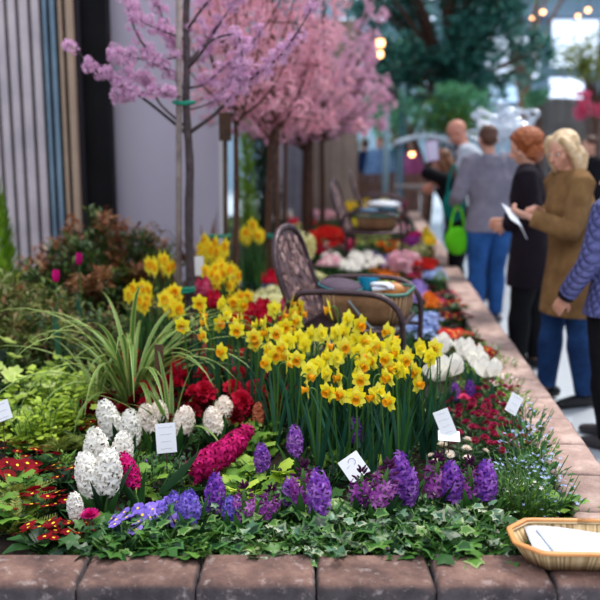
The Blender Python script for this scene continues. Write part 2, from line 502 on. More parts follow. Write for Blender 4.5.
# ------------------------------------------------------------------ tulips
def tulip(mat, label='x', h=.30, r=1.0, opened=.0):
    root = thing('tulip', label, 'flower')
    p = petal(.058*r, .046*r, rise=.55+opened*-.2, curl=1.25-opened, cup=-.3, n=5, wide=.55, base=.4, tipw=.08)
    p = (p[0]+np.array((.003, 0, 0)), p[1], p[2])
    f = join([ring(p, 3), xf(ring(p, 3, PI/3), sc(.86, .86, .96))])
    obj('flower', xf(f, tr(0, 0, h)), [mat], root)
    obj('stem', tube([(0, 0, 0), (.006, 0, h*.5), (0, 0, h+.003)], .004, 6), STEM, root)
    for q in range(3): obj('leaf', blade(q*2.1+rv(-.3, .3), h*rv(.7, .9), .036, el=rv(1.15, 1.4), droop=rv(.2, .6), n=6), G_BLUE, root)
    return Kind(root)
TU_W = tulip(WHI, h=.17, r=1.6)
TU_M = tulip(MAG, h=.34, r=.8)

def far_flower(name, head, mats, h, leafmat, leafn=5, lw=.03):
    """a flowering plant far back in the blur, single mesh"""
    k = len(mats)
    t = join([xf(head, tr(0, 0, h)), tube([(0, 0, 0), (.003, 0, h)], .0035, 4, k=k)]
             + [blade(q*1.3+rv(-.4, .4), h*rv(.7, .95), lw, el=rv(1., 1.4), droop=rv(.2, .8), n=3, k=k) for q in range(leafn)])
    o = obj(name, t, list(mats)+[leafmat]); tag(o, 'x', 'flower'); return Kind(o)
tp = petal(.058, .046, rise=.55, curl=1.2, cup=-.3, n=3, wide=.55, base=.4, tipw=.08)
TULH = ring(tp, 5)
FAR = {}
def far(kind, mat, name=None):
    key = (kind, mat.name)
    if key in FAR: return FAR[key]
    if kind == 'daffodil': k = far_daff()
    elif kind == 'tulip': k = far_flower('tulip', TULH, [mat], .26, G_MID)
    elif kind == 'ball': k = far_flower('ranunculus', join([ruffled(.045), ell((0, 0, .02), (.03, .03, .02), 8, 5)]), [mat], .18, G_MID)
    elif kind == 'spray':
        head = scatter(ring(petal(.013, .012, rise=.2, n=1, tipw=.6, base=.5), 5), mound(34, .07, .05, 1.0, jit=.6))
        k = far_flower('forget_me_not', head, [mat], .13, G_MID, 7)
    elif kind == 'stock':
        head = scatter(ring(petal(.02, .018, rise=.4, n=1, tipw=.6, base=.5), 5), mound(36, .045, .12, 1.0, jit=.7))
        k = far_flower('stock_flower', head, [mat], .16, G_MID, 6)
    elif kind == 'primula': k = far_flower('primrose', scatter(prim_flower(), [frame((1, 0, 0), (rv(-.6, .6), rv(-.9, .2), 1), 1.1, Vector((.05*math.cos(i*2.4)*math.sqrt(i/7), .05*math.sin(i*2.4)*math.sqrt(i/7), rv(0, .02)))) for i in range(8)]), [mat, EYE], .1, G_MID, 8, .045)
    FAR[key] = k; return k

# ------------------------------------------------------------------ foliage plants
def foliage(name, tmpl, mats, n, r, h, size, label='x', inner=.3, stems=8, cat='plant', jit=.5, up=.5):
    root = thing(name, label, cat)
    obj('leaves', scatter(tmpl, mound(n, r, h, size, inner=inner, jit=jit, up=up)), mats, root)
    st = []
    for i in range(stems):
        a = i*2.4; rr = r*.75*math.sqrt((i+.5)/stems)
        st.append(tube([(rr*.2*math.cos(a), rr*.2*math.sin(a), 0), (rr*.7*math.cos(a), rr*.7*math.sin(a), h*.5), (rr*math.cos(a), rr*math.sin(a), h*.8)], .0022, 4))
    obj('stems', join(st), STEM, root)
    return Kind(root)
OVAL = leafT(1, .55)
IVYK = [foliage('ivy_plant', lobed(IVY, edge=1), [IVYG, IVYE], 38, .12, .075, .046, inner=.25, cat='plant', jit=.6),
        foliage('ivy_plant', lobed(IVY), [IVYG], 36, .12, .08, .046, inner=.25, jit=.6),
        foliage('ivy_plant', lobed(IVY, edge=1, inner=.6), [IVYG2, IVYE2], 56, .12, .085, .031, inner=.25, jit=.6)]
HEUK = [foliage('coral_bells', lobed(HEU), [G_GOLD], 20, .10, .12, .062, inner=.5, jit=.45),
        foliage('coral_bells', lobed(HEU), [G_LITE], 20, .10, .12, .062, inner=.5, jit=.45)]
GOLD = [foliage('golden_oregano', OVAL, [G_GOLD], 300, .12, .20, .032, inner=.3, stems=14), foliage('golden_oregano', lobed(HEU), [G_GOLD], 130, .11, .2, .036, inner=.3, stems=14)]
FERNLEAF = join([xf(petal(.35, .12, rise=.2, n=2), tr(x, 0, .03*math.sin(x*3))@rz(s*1.0)@sc(1-x*.75)) for x in [i*.1 for i in range(1, 10)] for s in (1, -1)]+[petal(1, .05, rise=0, n=3)])
FERN = foliage('fern_leaf_plant', FERNLEAF, [pm('leaf_yarrow', ['5a6e2e', '7c8c3c', '939a4c'], .6, .25)], 34, .06, .06, .09, inner=.2, jit=.4, up=.8)
FILL = [foliage('leafy_plant', OVAL, [G_DARK], 110, .13, .13, .045, inner=.25), foliage('leafy_plant', OVAL, [G_MID], 120, .12, .12, .038, inner=.25),
        foliage('leafy_plant', leafT(1, .32), [G_LITE], 130, .13, .12, .04, inner=.25)]
FINE = foliage('needle_leaf_plant', leafT(1, .14), [pm('leaf_needle', ['2c4a28', '45682e', '5e7a3a'], .6, .2)], 500, .11, .17, .03, inner=.3, stems=14, up=1.2)
def seedy(mat, n=40, label='x', green=G_MID, h=.17, r=.11):
    """airy plant with tiny five-petalled flowers"""
    root = thing('forget_me_not', label, 'flower')
    obj('leaves', scatter(leafT(1, .4), mound(150, r, h, .03, inner=.3, up=.9)), green, root)
    fl = ring(petal(.006, .006, rise=.2, n=1, tipw=.5, base=.5), 5)
    obj('blossoms', scatter(fl, mound(n, r*1.05, h*1.1, 1.0, inner=.8, jit=.6)), [mat], root)
    obj('stems', join([tube([(0, 0, 0), (r*.5*math.cos(i*2.4), r*.5*math.sin(i*2.4), h*.5), (r*.8*math.cos(i*2.4), r*.8*math.sin(i*2.4), h*.95)], .0014, 4) for i in range(12)]), STEM, root)
    return Kind(root)
FMN = seedy(SKY, 60)
FMNW = seedy(WHI, 26, green=G_LITE, h=.15)
VIO = seedy(PURP, 14, h=.07, r=.1)

def strappy(nb, L, W, label, mats=(STRAPG, STRAPE), el=(.75, 1.45), droop=(.6, 2.2), name='striped_strap_leaf_plant'):
    root = thing(name, label, 'plant')
    for i in range(nb):
        obj('leaf', blade(rv(0, 2*PI), L*rv(.65, 1.1), W*rv(.8, 1.15), el=rv(*el), droop=rv(*droop), n=12, edge=1, off=rv(0, .02)), list(mats), root)
    return root

def shrub(name, label, r, h, lumps, n, size, mats, redtop=.45, leaf=None, cat='shrub', loc=(0, 0, 0), group=None):
    """woody shrub: branches with whorls of leaves, new growth on the tips"""
    root = thing(name, label, cat, loc, rv(0, 6), group)
    lt = leaf or leafT(1, .34, n=2)
    Ms = []; Mr = []; br = []
    for i in range(lumps):
        a = i*2.4+rv(-.4, .4); u = rv(.1, 1); q = r*math.sqrt((i+.5)/lumps)
        tip = Vector((q*math.cos(a), q*math.sin(a), h*(1-.45*(q/r)**2)*rv(.6, 1.05)))
        base = Vector((tip.x*.1, tip.y*.1, 0)); mid = base.lerp(tip, .5)+Vector((tip.x*.15, tip.y*.15, -.02))
        br.append(tube([base, mid, tip], [.008, .005, .003], 5))
        red = R.random() < redtop
        for j in range(n):
            t = rv(.35, 1) if j > n*.4 else rv(.85, 1.05)
            p = base.lerp(mid, t*2) if t < .5 else mid.lerp(tip, t*2-1)
            p = p+Vector((rv(-1, 1), rv(-1, 1), rv(-.7, .7)))*(.045 if t > .8 else .06)
            b = rv(0, 2*PI)
            M = frame((math.cos(b), math.sin(b), rv(-.2, .9)), (rv(-.4, .4), rv(-.6, .3), 1), size*rv(.7, 1.2), p)
            (Mr if red and t > .8 else Ms).append(M)
    obj('leaves', scatter(lt, Ms), mats[0], root)
    if Mr: obj('new_growth', scatter(lt, Mr), mats[1], root)
    obj('branches', join(br), BARKB, root)
    return root

# ------------------------------------------------------------------ cherry trees
BLOSSOM = join([ring(petal(.015, .013, rise=.25, curl=.2, cup=.2, n=1, tipw=.45, base=.4), 5), xf(ring(petal(.010, .010, rise=.8, n=1, tipw=.4, base=.5), 4, .4), tr(0, 0, .002))])
def jig(a, b, n, amp):
    a, b = Vector(a), Vector(b)
    return [a]+[a.lerp(b, i/n)+Vector((rv(-amp, amp), rv(-amp, amp), rv(-amp, amp))) for i in range(1, n)]+[b]
def cherry(label, base, trunk, branches, rad, mats, dens=26, per=16, bs=1.0, cr=.055, bark=None, twig=True, group=None, skip=.15):
    """trunk: world points; branches: list of (points, start radius, first fraction with blossom)"""
    root = thing('cherry_tree', label, 'tree', base, 0, group); b0 = Vector(base); bark = bark or BARK
    L = lambda pts: [Vector(p)-b0 for p in pts]
    t = smoothpts(L(trunk), 3); n = len(t)
    obj('trunk', tube(t, [rad*(1.15-.55*i/(n-1))*(1+.05*math.sin(i*2.1)) for i in range(n)], 10), bark, root)
    Ms = []
    for pts, r0, f0 in branches:
        q = smoothpts(L(pts), 3); m = len(q)
        b = obj('branch', tube(q, [max(.0022, r0*(1-.8*i/(m-1))) for i in range(m)], 6), bark, root)
        tw = []
        length = sum((q[i+1]-q[i]).length for i in range(m-1))
        k = max(3, int(length*dens))
        for i in range(k):
            f = f0+(1-f0)*(i+rv(0, 1))/k
            if R.random() < skip: continue
            x = f*(m-1); j = min(int(x), m-2); p = q[j].lerp(q[j+1], x-j)
            d = Vector((rv(-1, 1), rv(-1, 1), rv(-.6, 1)))
            off = d*cr*rv(.2, 1.4)
            if twig: tw.append(tube([p, p+off*.6+Vector((0, 0, .008)), p+off], .0016, 3))
            c = p+off*.8
            for _ in range(per):
                dd = Vector((R.gauss(0, 1), R.gauss(0, 1), R.gauss(0, 1))).normalized()
                Ms.append(frame(dd.cross(Vector((.3, .5, .8))), dd, bs*rv(.8, 1.2), c+dd*cr*rv(.35, .8)))
        if tw: obj('twigs', join(tw), bark, b)
    obj('blossoms', scatter(BLOSSOM, Ms), mats, root)
    return root
# ------------------------------------------------------------------ setting
def struct(name, t, mats, parent=None, smooth=False):
    o = obj(name, t, mats, parent, smooth)
    if not parent: o['kind'] = 'structure'
    return o
FLOOR = pm('polished_floor', ['97a3ad', 'b4bcc4', 'c6ccd2'], .22, noise=.6, spec=.6)
struct('floor', box(-12, 14, -4, 31, -.1, 0), FLOOR)
PANEL = pm('panel_lavender', ['c2bccc', 'cac4d4'], .7, noise=1.2)
PLIT = pm('panel_edge_sunlit', 'e8e6e8', .6)  # sunlight on the panel edge is put in as a near-white colour
DARKC = pm('dark_curtain', ['151518', '222226'], .8, noise=4)
BOARDP = pm('board_pinkish', ['b0a6ac', 'c8bcc0', 'd8caca'], .65, noise=3, bump=.15, bscale=20)
BOARDB = pm('board_blue_grey', ['6a8294', '8aa2b4'], .6, noise=3)
BOARDT = pm('board_tan', ['a48c78', 'bea48c'], .65, noise=3)
GAP = pm('gap_dark', '26232a', .8)
TANW = pm('panel_tan', ['86766a', 'a89484'], .7, noise=3)
GREYW = pm('panel_grey', ['6c6a76', '8a8892'], .7, noise=3)

# soil: gently uneven bed between the curbs
nx, ny = 40, 60; V = []; F = []
for j in range(ny+1):
    Y = 2.19+(14.5-2.19)*(j/ny)**1.3; xr = curb_x(Y)-.17; xl = -1.3-Y*.2
    for i in range(nx+1):
        x = xl+(xr-xl)*i/nx
        V.append((x, Y, SOIL+.012*math.sin(x*9+Y*5)+.012*math.sin(x*23-Y*17)-.02))
for j in range(ny):
    for i in range(nx): F.append((j*(nx+1)+i, j*(nx+1)+i+1, (j+1)*(nx+1)+i+1, (j+1)*(nx+1)+i))
SOILM = pm('soil_dark', ['1c130e', '2e211a', '41322a'], .95, noise=25, bump=1, bscale=60)
tag(obj('garden_soil', T(V, F), SOILM), 'dark brown garden soil filling the raised flower bed', 'soil', kind='stuff')

# planter walls below the cap blocks
BLK = pm('wall_block_grey', ['2e2a2e', '443c3e', '554a4a'], .85, noise=14, bump=.8, bscale=30)
struct('trim_1', box(-3.2, .975, 2.05, 2.2, 0, .27), BLK)
V = []
for Y in (2.04, 14.5):
    for dx in (-.18, -.01):
        for z in (0, .30): V.append((curb_x(Y)+dx, Y, z))
struct('trim_2', T(V, [(0, 1, 3, 2), (4, 6, 7, 5), (0, 4, 5, 1), (2, 3, 7, 6), (0, 2, 6, 4), (1, 5, 7, 3)]), BLK)

# cap blocks: every one its own thing
def blockmat(nm='cap_block', c0='40302e', c1='6a5048', c2='8e7064'):
    m, nt, out = nodes(nm); N = nt.nodes.new; L = nt.links.new
    b = N('ShaderNodeBsdfPrincipled'); b.inputs['Roughness'].default_value = .8; b.inputs['Specular IOR Level'].default_value = .3
    tc = N('ShaderNodeTexCoord'); oi = N('ShaderNodeObjectInfo')
    add = N('ShaderNodeVectorMath'); add.operation = 'ADD'
    cv = N('ShaderNodeCombineXYZ')
    mm = N('ShaderNodeMath'); mm.operation = 'MULTIPLY'; mm.inputs[1].default_value = 37; L(oi.outputs['Random'], mm.inputs[0])
    for i in range(3): L(mm.outputs[0], cv.inputs[i])
    L(tc.outputs['Object'], add.inputs[0]); L(cv.outputs[0], add.inputs[1])
    n1 = N('ShaderNodeTexNoise'); n1.inputs['Scale'].default_value = 9; n1.inputs['Detail'].default_value = 8; n1.inputs['Roughness'].default_value = .7
    n2 = N('ShaderNodeTexNoise'); n2.inputs['Scale'].default_value = 34; n2.inputs['Detail'].default_value = 6; n2.inputs['Roughness'].default_value = .7
    L(add.outputs[0], n1.inputs[0]); L(add.outputs[0], n2.inputs[0])
    r = N('ShaderNodeValToRGB'); e = r.color_ramp.elements
    e[0].position = .3; e[0].color = lin(c0); e[1].position = .72; e[1].color = lin(c2)
    k = e.new(.5); k.color = lin(c1)
    L(n1.outputs[0], r.inputs[0])
    r2 = N('ShaderNodeValToRGB'); e = r2.color_ramp.elements
    e[0].position = .56; e[0].color = (0, 0, 0, 1); e[1].position = .72; e[1].color = (.75, .75, .75, 1)
    L(n2.outputs[0], r2.inputs[0])
    # side shade is painted in as darker grey; the tops are worn and reddish
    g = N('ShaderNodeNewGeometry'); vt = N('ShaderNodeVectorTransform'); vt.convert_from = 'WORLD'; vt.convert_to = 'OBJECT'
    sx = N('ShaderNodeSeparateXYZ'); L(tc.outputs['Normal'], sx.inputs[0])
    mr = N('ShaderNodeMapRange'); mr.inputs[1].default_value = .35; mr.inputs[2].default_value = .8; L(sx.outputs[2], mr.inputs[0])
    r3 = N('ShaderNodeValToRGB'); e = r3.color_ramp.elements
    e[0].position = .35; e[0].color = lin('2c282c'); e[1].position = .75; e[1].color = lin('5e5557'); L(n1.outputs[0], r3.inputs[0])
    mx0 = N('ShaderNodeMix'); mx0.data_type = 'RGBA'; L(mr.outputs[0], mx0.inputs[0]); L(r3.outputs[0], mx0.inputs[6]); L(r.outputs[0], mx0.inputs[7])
    mx = N('ShaderNodeMix'); mx.data_type = 'RGBA'; L(r2.outputs[0], mx.inputs[0]); L(mx0.outputs[2], mx.inputs[6]); mx.inputs[7].default_value = lin('a89a96')
    hs = N('ShaderNodeHueSaturation'); m3 = N('ShaderNodeMath'); m3.operation = 'MULTIPLY_ADD'; m3.inputs[1].default_value = .35; m3.inputs[2].default_value = .85
    L(oi.outputs['Random'], m3.inputs[0]); L(m3.outputs[0], hs.inputs['Value']); L(mx.outputs[2], hs.inputs['Color']); L(hs.outputs[0], b.inputs['Base Color'])
    bp = N('ShaderNodeBump'); bp.inputs['Strength'].default_value = .7; bp.inputs['Distance'].default_value = .008
    L(n2.outputs[0], bp.inputs['Height']); L(bp.outputs[0], b.inputs['Normal']); L(b.outputs[0], out.inputs[0])
    return m
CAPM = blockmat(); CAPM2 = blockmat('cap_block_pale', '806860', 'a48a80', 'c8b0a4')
def capblock(L, W, H=.135):
    """worn stone with dished edges, origin at the middle of its underside"""
    n, m = 10, 6; V = []; F = []
    def top(u, v):
        ex = min(u, 1-u)*L; ey = min(v, 1-v)*W; e = min(ex, ey)
        return H-.014*max(0, 1-e/.014)**2-.0025*R.random()
    for i in range(n+1):
        for j in range(m+1):
            u, v = i/n, j/m
            u = .5-.5*math.cos(PI*u)*.97 if 0 < i < n else u; v = .5-.5*math.cos(PI*v)*.95 if 0 < j < m else v
            du = rv(-.0015, .0015) if i in (0, n) else 0; dv = rv(-.003, .003) if j in (0, m) else 0
            V.append(((u-.5)*L+du, (v-.5)*W+dv, top(u, v)))
    for i in range(n):
        for j in range(m): a = i*(m+1)+j; F.append((a, a+m+1, a+m+2, a+1))
    rim = [i*(m+1) for i in range(n+1)]+[n*(m+1)+j for j in range(1, m+1)]+[i*(m+1)+m for i in range(n-1, -1, -1)]+[j for j in range(m-1, 0, -1)]
    o = len(V); N_ = len(rim)
    for r in rim: V.append((V[r][0]*1.004, V[r][1]+(rv(-.003, .003)), H*.5+rv(-.01, .01)))
    for r in rim: V.append((V[r][0]*.995, V[r][1], 0))
    for k in range(N_):
        k2 = (k+1) % N_
        F.append((rim[k2], rim[k], o+k, o+k2)); F.append((o+k2, o+k, o+N_+k, o+N_+k2))
    F.append(tuple(o+N_+k for k in range(N_))[::-1])
    return T(V, F)
front = []
for i in range(-9, 4):
    x0 = .04+.302*i; x1 = x0+.302
    if x1 > 1.0: x1 = .955
    if x1-x0 < .1: continue
    o = obj('cap_block', capblock(x1-x0-.006, .172), CAPM, smooth=False, loc=((x0+x1)/2, 2.03+.086+rv(-.003, .003), CAP-.135+rv(-.002, .002)))
    for p in o.data.polygons: p.use_smooth = len(p.vertices) == 4
    tag(o, cat='stone block', group='stone cap blocks along the front edge of the bed'); front.append((x0, o))
names = {-3: 'second', -2: 'third', -1: 'fourth', 0: 'fifth'}
for x0, o in front:
    k = round((x0-.04)/.302); x0p = to_px((x0+.15, 2.03, CAP))[0]
    lab = {-3: 'reddish-brown stone cap block at the bottom left corner of the view', -2: 'stone cap block below the dark red primroses and blue violet flowers, front row',
           -1: 'stone cap block in the middle of the front row, left of the centre joint', 0: 'stone cap block just right of the centre joint of the front row',
           1: 'front stone cap block under the left end of the wicker paper tray', 2: 'front corner stone cap block carrying most of the wicker paper tray'}.get(k, 'stone cap block continuing the front edge of the bed out to the left')
    o['label'] = lab
Y = 2.2; k = 0
while Y < 14.3:
    L = .30 if k else .28
    ym = Y+L/2; ang = math.atan(.079)
    o = obj('cap_block', capblock(L-.006, .195), CAPM, smooth=False, loc=(curb_x(ym)-.097, ym, CAP-.135+rv(-.003, .003)))
    for p in o.data.polygons: p.use_smooth = len(p.vertices) == 4
    o.rotation_euler = (0, 0, PI/2-ang)
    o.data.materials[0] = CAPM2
    tag(o, 'pinkish stone cap block in the long row between the bed and the walkway', 'stone block', 'stone cap blocks along the walkway edge of the bed')
    if k < 3: o['label'] = ['pinkish stone cap block behind the wicker paper tray', 'pinkish stone cap block beside the light green leafy plant at the right edge', 'third cap block behind the wicker tray on the walkway side'][k]
    Y += L; k += 1

# left wall of vertical boards, dark curtain bay and pale panel
def px_at(px, Y): return at_y(px, 150, Y).x
bs = []; x = px_at(-160, 6.5); cols = [0, 0, 1, 0, 0, 0, 2, 0, 0, 1, 0]
xe = px_at(82, 6.5); edges = []
bl = []
marks = [-150, -136, -122, -108, -94, -80, -66, -52, -38, -24, -10, 4, 15, 26, 38, 49, 56, 64, 71, 81]
for i in range(len(marks)-1):
    a, b = px_at(marks[i], 6.5), px_at(marks[i+1], 6.5); m = 1 if 49 <= marks[i] < 64 else (2 if marks[i] >= 64 else 0)
    bl.append(box(a+.012, b-.016, 6.46, 6.52, 0, 3.4, m))
bl.append(box(px_at(-160, 6.5), xe, 6.53, 6.6, 0, 3.4, 3))
struct('wall_left', join(bl), [BOARDP, BOARDB, BOARDT, GAP])
fold = []
x0, x1 = px_at(79, 6.75), px_at(114, 6.75)
n = 40; V = []; F = []
for i in range(n+1):
    x = x0+(x1-x0)*i/n
    for z in (0, 3.5): V.append((x, 6.72+.02*math.sin(i*1.3), z))
for i in range(n): F.append((2*i, 2*i+2, 2*i+3, 2*i+1))
V2 = [(v[0], v[1]+.05, v[2]) for v in V]
dc = join([T(V, F), T(V2, [f[::-1] for f in F])])
tag(obj('curtain', dc, DARKC), 'black curtain strip hanging between the board wall and the pale panel', 'curtain')
struct('wall_back', join([box(px_at(112, 7.0), px_at(219, 7.0), 7.0, 7.08, 0, 3.6, 0), box(px_at(219, 7.0), px_at(225, 7.0), 6.985, 7.09, 0, 3.6, 1)]), [PANEL, PLIT])
# further partition panels between the tree trunks
def vboards(px0, px1, Y, h, w, mats, name, seed=0):
    a, b = px_at(px0, Y), px_at(px1, Y); t = []; x = a; i = 0
    while x < b-.01:
        t.append(box(x+.004, min(b, x+w)-.004, Y-.02, Y+.02, 0, h, i % (len(mats)-1) if len(mats) > 2 else 0)); x += w; i += 1
    t.append(box(a, b, Y+.021, Y+.05, 0, h, len(mats)-1))
    return struct(name, join(t), mats)
vboards(262, 303, 12.0, 3.2, .14, [GREYW, pm('panel_pale', 'b9b4bc', .6), GREYW, GREYW, GAP], 'wall_partition')
vboards(303, 358, 12.6, 3.2, .19, [TANW, GAP], 'wall_partition')
vboards(-250, -150, 6.5, 3.4, .11, [BOARDP, GAP], 'wall_left')

# far end of the hall: wall with tall panes
YB = 30.
HALLW = pm('hall_wall', ['7d96a8', '9bb3c2'], .7, noise=.5)
FR = pm('window_frame_steel', '6c8496', .5)
def pane(px0, py0, px1, py1, Y=YB): 
    a = at_y(px0, py1, Y); b = at_y(px1, py0, Y); return a.x, b.x, a.z, b.z
struct('wall_back', box(-12, 14, YB+.1, YB+.3, 0, 9), HALLW)
PANE = pm('daylight_pane', 'dfeaff', .3, emit=1.5)
PANE2 = pm('daylight_pane_dim', 'b8d4ee', .3, emit=.8)
wn = 1
for r, m in [((549, 20, 599, 67), PANE), ((546, 78, 584, 101), PANE), ((486, 38, 540, 79), PANE), ((486, 84, 524, 102), PANE2), ((602, 20, 652, 67), PANE),
             ((548, -36, 598, -8), PANE2), ((486, -36, 540, -8), PANE2), ((395, -20, 442, 20), PANE), ((340, -20, 388, 20), PANE), ((330, 60, 372, 100), PANE2), ((440, 90, 476, 125), PANE2), ((395, 75, 430, 110), PANE2)]:
    x0, x1, z0, z1 = pane(*r)
    w = struct('window_%d' % wn, box(x0, x1, YB+.0, YB+.09, z0, z1), m)
    f = [box(x0-.07, x0, YB-.06, YB+.1, z0-.07, z1+.07), box(x1, x1+.07, YB-.06, YB+.1, z0-.07, z1+.07), box(x0, x1, YB-.06, YB+.1, z0-.07, z0), box(x0, x1, YB-.06, YB+.1, z1, z1+.07), box((x0+x1)/2-.02, (x0+x1)/2+.02, YB-.03, YB-.001, z0, z1), box(x0, x1, YB-.03, YB-.001, z0+(z1-z0)*.45-.015, z0+(z1-z0)*.45+.015)]
    struct('window_frame', join(f), FR, w); wn += 1
struct('wall_right', box(13.8, 14, -4, 30, 0, 5), HALLW)
# columns and roof beams
t = []
for px in (543, 660): a = at_y(px, 100, 29.5); t.append(box(a.x-.14, a.x+.14, 29.3, 29.6, 0, 7.2))
for px in (480,): a = at_y(px, 100, 29.5); t.append(box(a.x-.08, a.x+.08, 29.3, 29.6, 0, 7.2))
struct('trim_3', join(t), FR)
struct('trim_4', join([box(-10, 14, 28.8, 29.2, 5.55, 6.0), box(-10, 14, 20.0, 20.2, 6.4, 6.7), box(-10, 14, 15.6, 15.8, 6.4, 6.7)]), pm('beam_blue_grey', '7f99ac', .6))

# ------------------------------------------------------------------ things far back
LAMPB = pm('bulb_warm', 'ffb878', .3, emit=7)
LAMPS = pm('lamp_shade_dark', '202428', .5)
for i, (px, py, Y, s, lab) in enumerate([(496, 25, 20.1, 1, 'small warm pendant lamp hanging in front of the dark tree crown'), (543, 12, 20.1, 1, 'small warm pendant lamp at top, left of the two on the right beam'), (588, 10, 20.1, 1, 'small warm pendant lamp near the top right corner'),
                                        (578, 16, 20.1, .8, 'faint pink-orange pendant lamp just above the bright window'), (532, 18, 20.1, .6, 'tiny pendant lamp left of the bright window'),
                                        (380, 43, 15.7, 1.5, 'upper of two bright white lamps glowing beside the cherry blossoms'), (379, 54, 15.7, 1.4, 'lower of two bright white lamps glowing beside the cherry blossoms'),
                                        (412, 154, 15.7, 1.0, 'single warm lamp hanging low behind the far end of the bed')]):
    p = at_y(px, py, Y)
    r = thing('pendant_lamp', lab, 'lamp', p, 0, 'pendant lamps hung across the hall' if i < 5 else 'low white lamps near the trees')
    obj('bulb', ell((0, 0, 0), (.05*s, .05*s, .05*s), 12, 8), LAMPB, r)
    obj('lamp_shade', lathe([(.03*s, .09*s), (.045*s, .05*s), (.07*s, .03*s)], 12, cap=True), LAMPS, r)
    obj('cord', tube([(0, 0, .08*s), (0, 0, 6.5-p.z)], .006, 5), LAMPS, r)

def broad_tree(name, label, base, th, clumps, mats, size, trunk_r=.12, cat='tree', dens=1.0, leaf=None):
    root = thing(name, label, cat, base)
    lt = leaf or leafT(1, .5, n=2)
    Ms = []; br = []
    for (dx, dy, z, r, n) in clumps:
        Ms += mound(int(n*dens), r, r, size, inner=.35, cx=dx, cy=dy, cz=z, jit=.8)
        Ms += [m for m in mound(int(n*dens*.5), r*.95, -r*.8, size, inner=.4, cx=dx, cy=dy, cz=z, jit=.8)]
        if th: br.append(tube(smoothpts([(0, 0, th*.8), (dx*.4, dy*.4, th+(z-th)*.5), (dx*.9, dy*.9, z)], 3), [trunk_r*.5]*3+[trunk_r*.35]*3+[trunk_r*.1], 6))
    obj('foliage', scatter(lt, Ms), mats, root)
    if th: obj('trunk', join([tube(smoothpts([(0, 0, 0), (.05, 0, th*.5), (0, 0, th)], 3), trunk_r, 10)]+br), BARKB, root)
    return root
TEAL = pm('leaf_teal_hazed', ['204e44', '35746a', '52968a', '80c0b0'], .5, .35)  # bluish hall haze is mixed into the teal leaf colours
TEALB = pm('leaf_teal_bright', ['2f6b48', '4f9468', '7cbf90'], .5, .4)
YG = pm('leaf_yellow_green', ['5f7a28', '8f9e34', 'b3b048'], .5, .35)
def cl(n, w, d, h0, h1, r, m): return [(rv(-w, w), rv(-d, d), rv(h0, h1), r*rv(.7, 1.2), m) for _ in range(n)]
b = at_y(452, 150, 17); b.z = 0
broad_tree('dense_tree', 'large dark blue-green tree whose crown fills the top centre of the view', b, 2.4, cl(40, 1.85, .9, 2.8, 5.0, .6, 170)+cl(12, 1.3, .8, 2.0, 3.0, .45, 150)+cl(8, 1.6, .8, 4.2, 5.4, .5, 90), TEAL, .16)
b = at_y(405, 150, 21); b.z = 0
broad_tree('leafy_tree', 'paler green tree low behind the lamp post, left of the dark tree', b, 1.3, cl(16, 1.3, .6, 1.6, 3.6, .55, 130), TEALB, .17)
b = at_y(520, 150, 22); b.z = 0
broad_tree('leafy_tree', 'light green airy tree against the bright hall windows', b, 3.0, cl(9, 1.1, .6, 4.1, 5.6, .5, 60), TEALB, .14)
b = at_y(596, 100, 16); b.z = 0
broad_tree('round_tree', 'yellow-green round-headed tree at the right edge above the crowd', b, 2.2, cl(9, .45, .3, 2.65, 3.3, .34, 110), YG, .1, .07)
b = at_y(462, 100, 15.2); b.z = 0
broad_tree('bushy_shrub', 'mid green bush behind the shiny metal sculpture', b, 1.4, cl(8, .5, .3, 1.7, 2.3, .3, 90), pm('leaf_mid2', ['3c7038', '6c9a40', '94b84c'], .5, .3), .1, .05, 'shrub')
b = at_y(430, 100, 15.2); b.z = 0
broad_tree('bushy_shrub', 'blue-green bush above the bald man', b, 1.2, cl(12, .8, .3, 1.5, 2.3, .35, 90), TEALB, .11, .05, 'shrub')
b = at_y(541, 100, 17.5); b.z = 0
broad_tree('bushy_shrub', 'small green bush behind the top of the far board fence', b, 1.9, cl(4, .3, .2, 2.3, 2.6, .22, 80), TEALB, .09, .04, 'shrub')
b = at_y(593, 105, 14.5); b.z = 0
broad_tree('flowering_shrub', 'deep pink flowering shrub at the right edge under the round tree', b, 1.6, cl(5, .25, .2, 1.95, 2.25, .16, 90), HPNK, .05, .03, 'shrub', leaf=ring(petal(.5, .5, rise=.2, n=1, tipw=.5, base=.5), 5))
# conifers by the panel edge
LIME = pm('conifer_lime', ['4f7a1c', '7aa62c', '98c043'], .6, .3)
def conifer(label, base, r, h, mat, n=1500, size=.09):
    root = thing('conifer', label, 'tree', base)
    Ms = []
    for i in range(n):
        t = rv(0, 1)**1.2; a = rv(0, 2*PI); rr = r*(1-t*.85)*rv(.5, 1); p = Vector((rr*math.cos(a), rr*math.sin(a), .08+h*t))
        Ms.append(frame((math.cos(a)*.5, math.sin(a)*.5, 1), (math.cos(a), math.sin(a), .3), size*rv(.7, 1.3), p))
    obj('foliage', scatter(leafT(1, .22, n=2), Ms), mat, root); obj('trunk', tube([(0, 0, 0), (0, 0, h*.8)], [.03, .01], 6), BARKB, root)
    return root
b = at_y(246, 150, 9.3); b.z = SOIL-.02
conifer('slim bright lime conifer beyond the sunlit edge of the pale panel', b, .13, 1.5, LIME, 900)
b = at_y(263, 150, 10.1); b.z = SOIL-.02
conifer('dark green conifer beside the slim lime one, behind the tree trunks', b, .3, 1.6, pm('conifer_dark', ['0e2216', '1c3a24', '2c5434'], .6, .2), 2200)
b = at_y(-8, 250, 5.0); b.z = SOIL-.02
conifer('bright green feathery conifer at the left edge before the board wall', b, .2, .82, LIME, 1500)

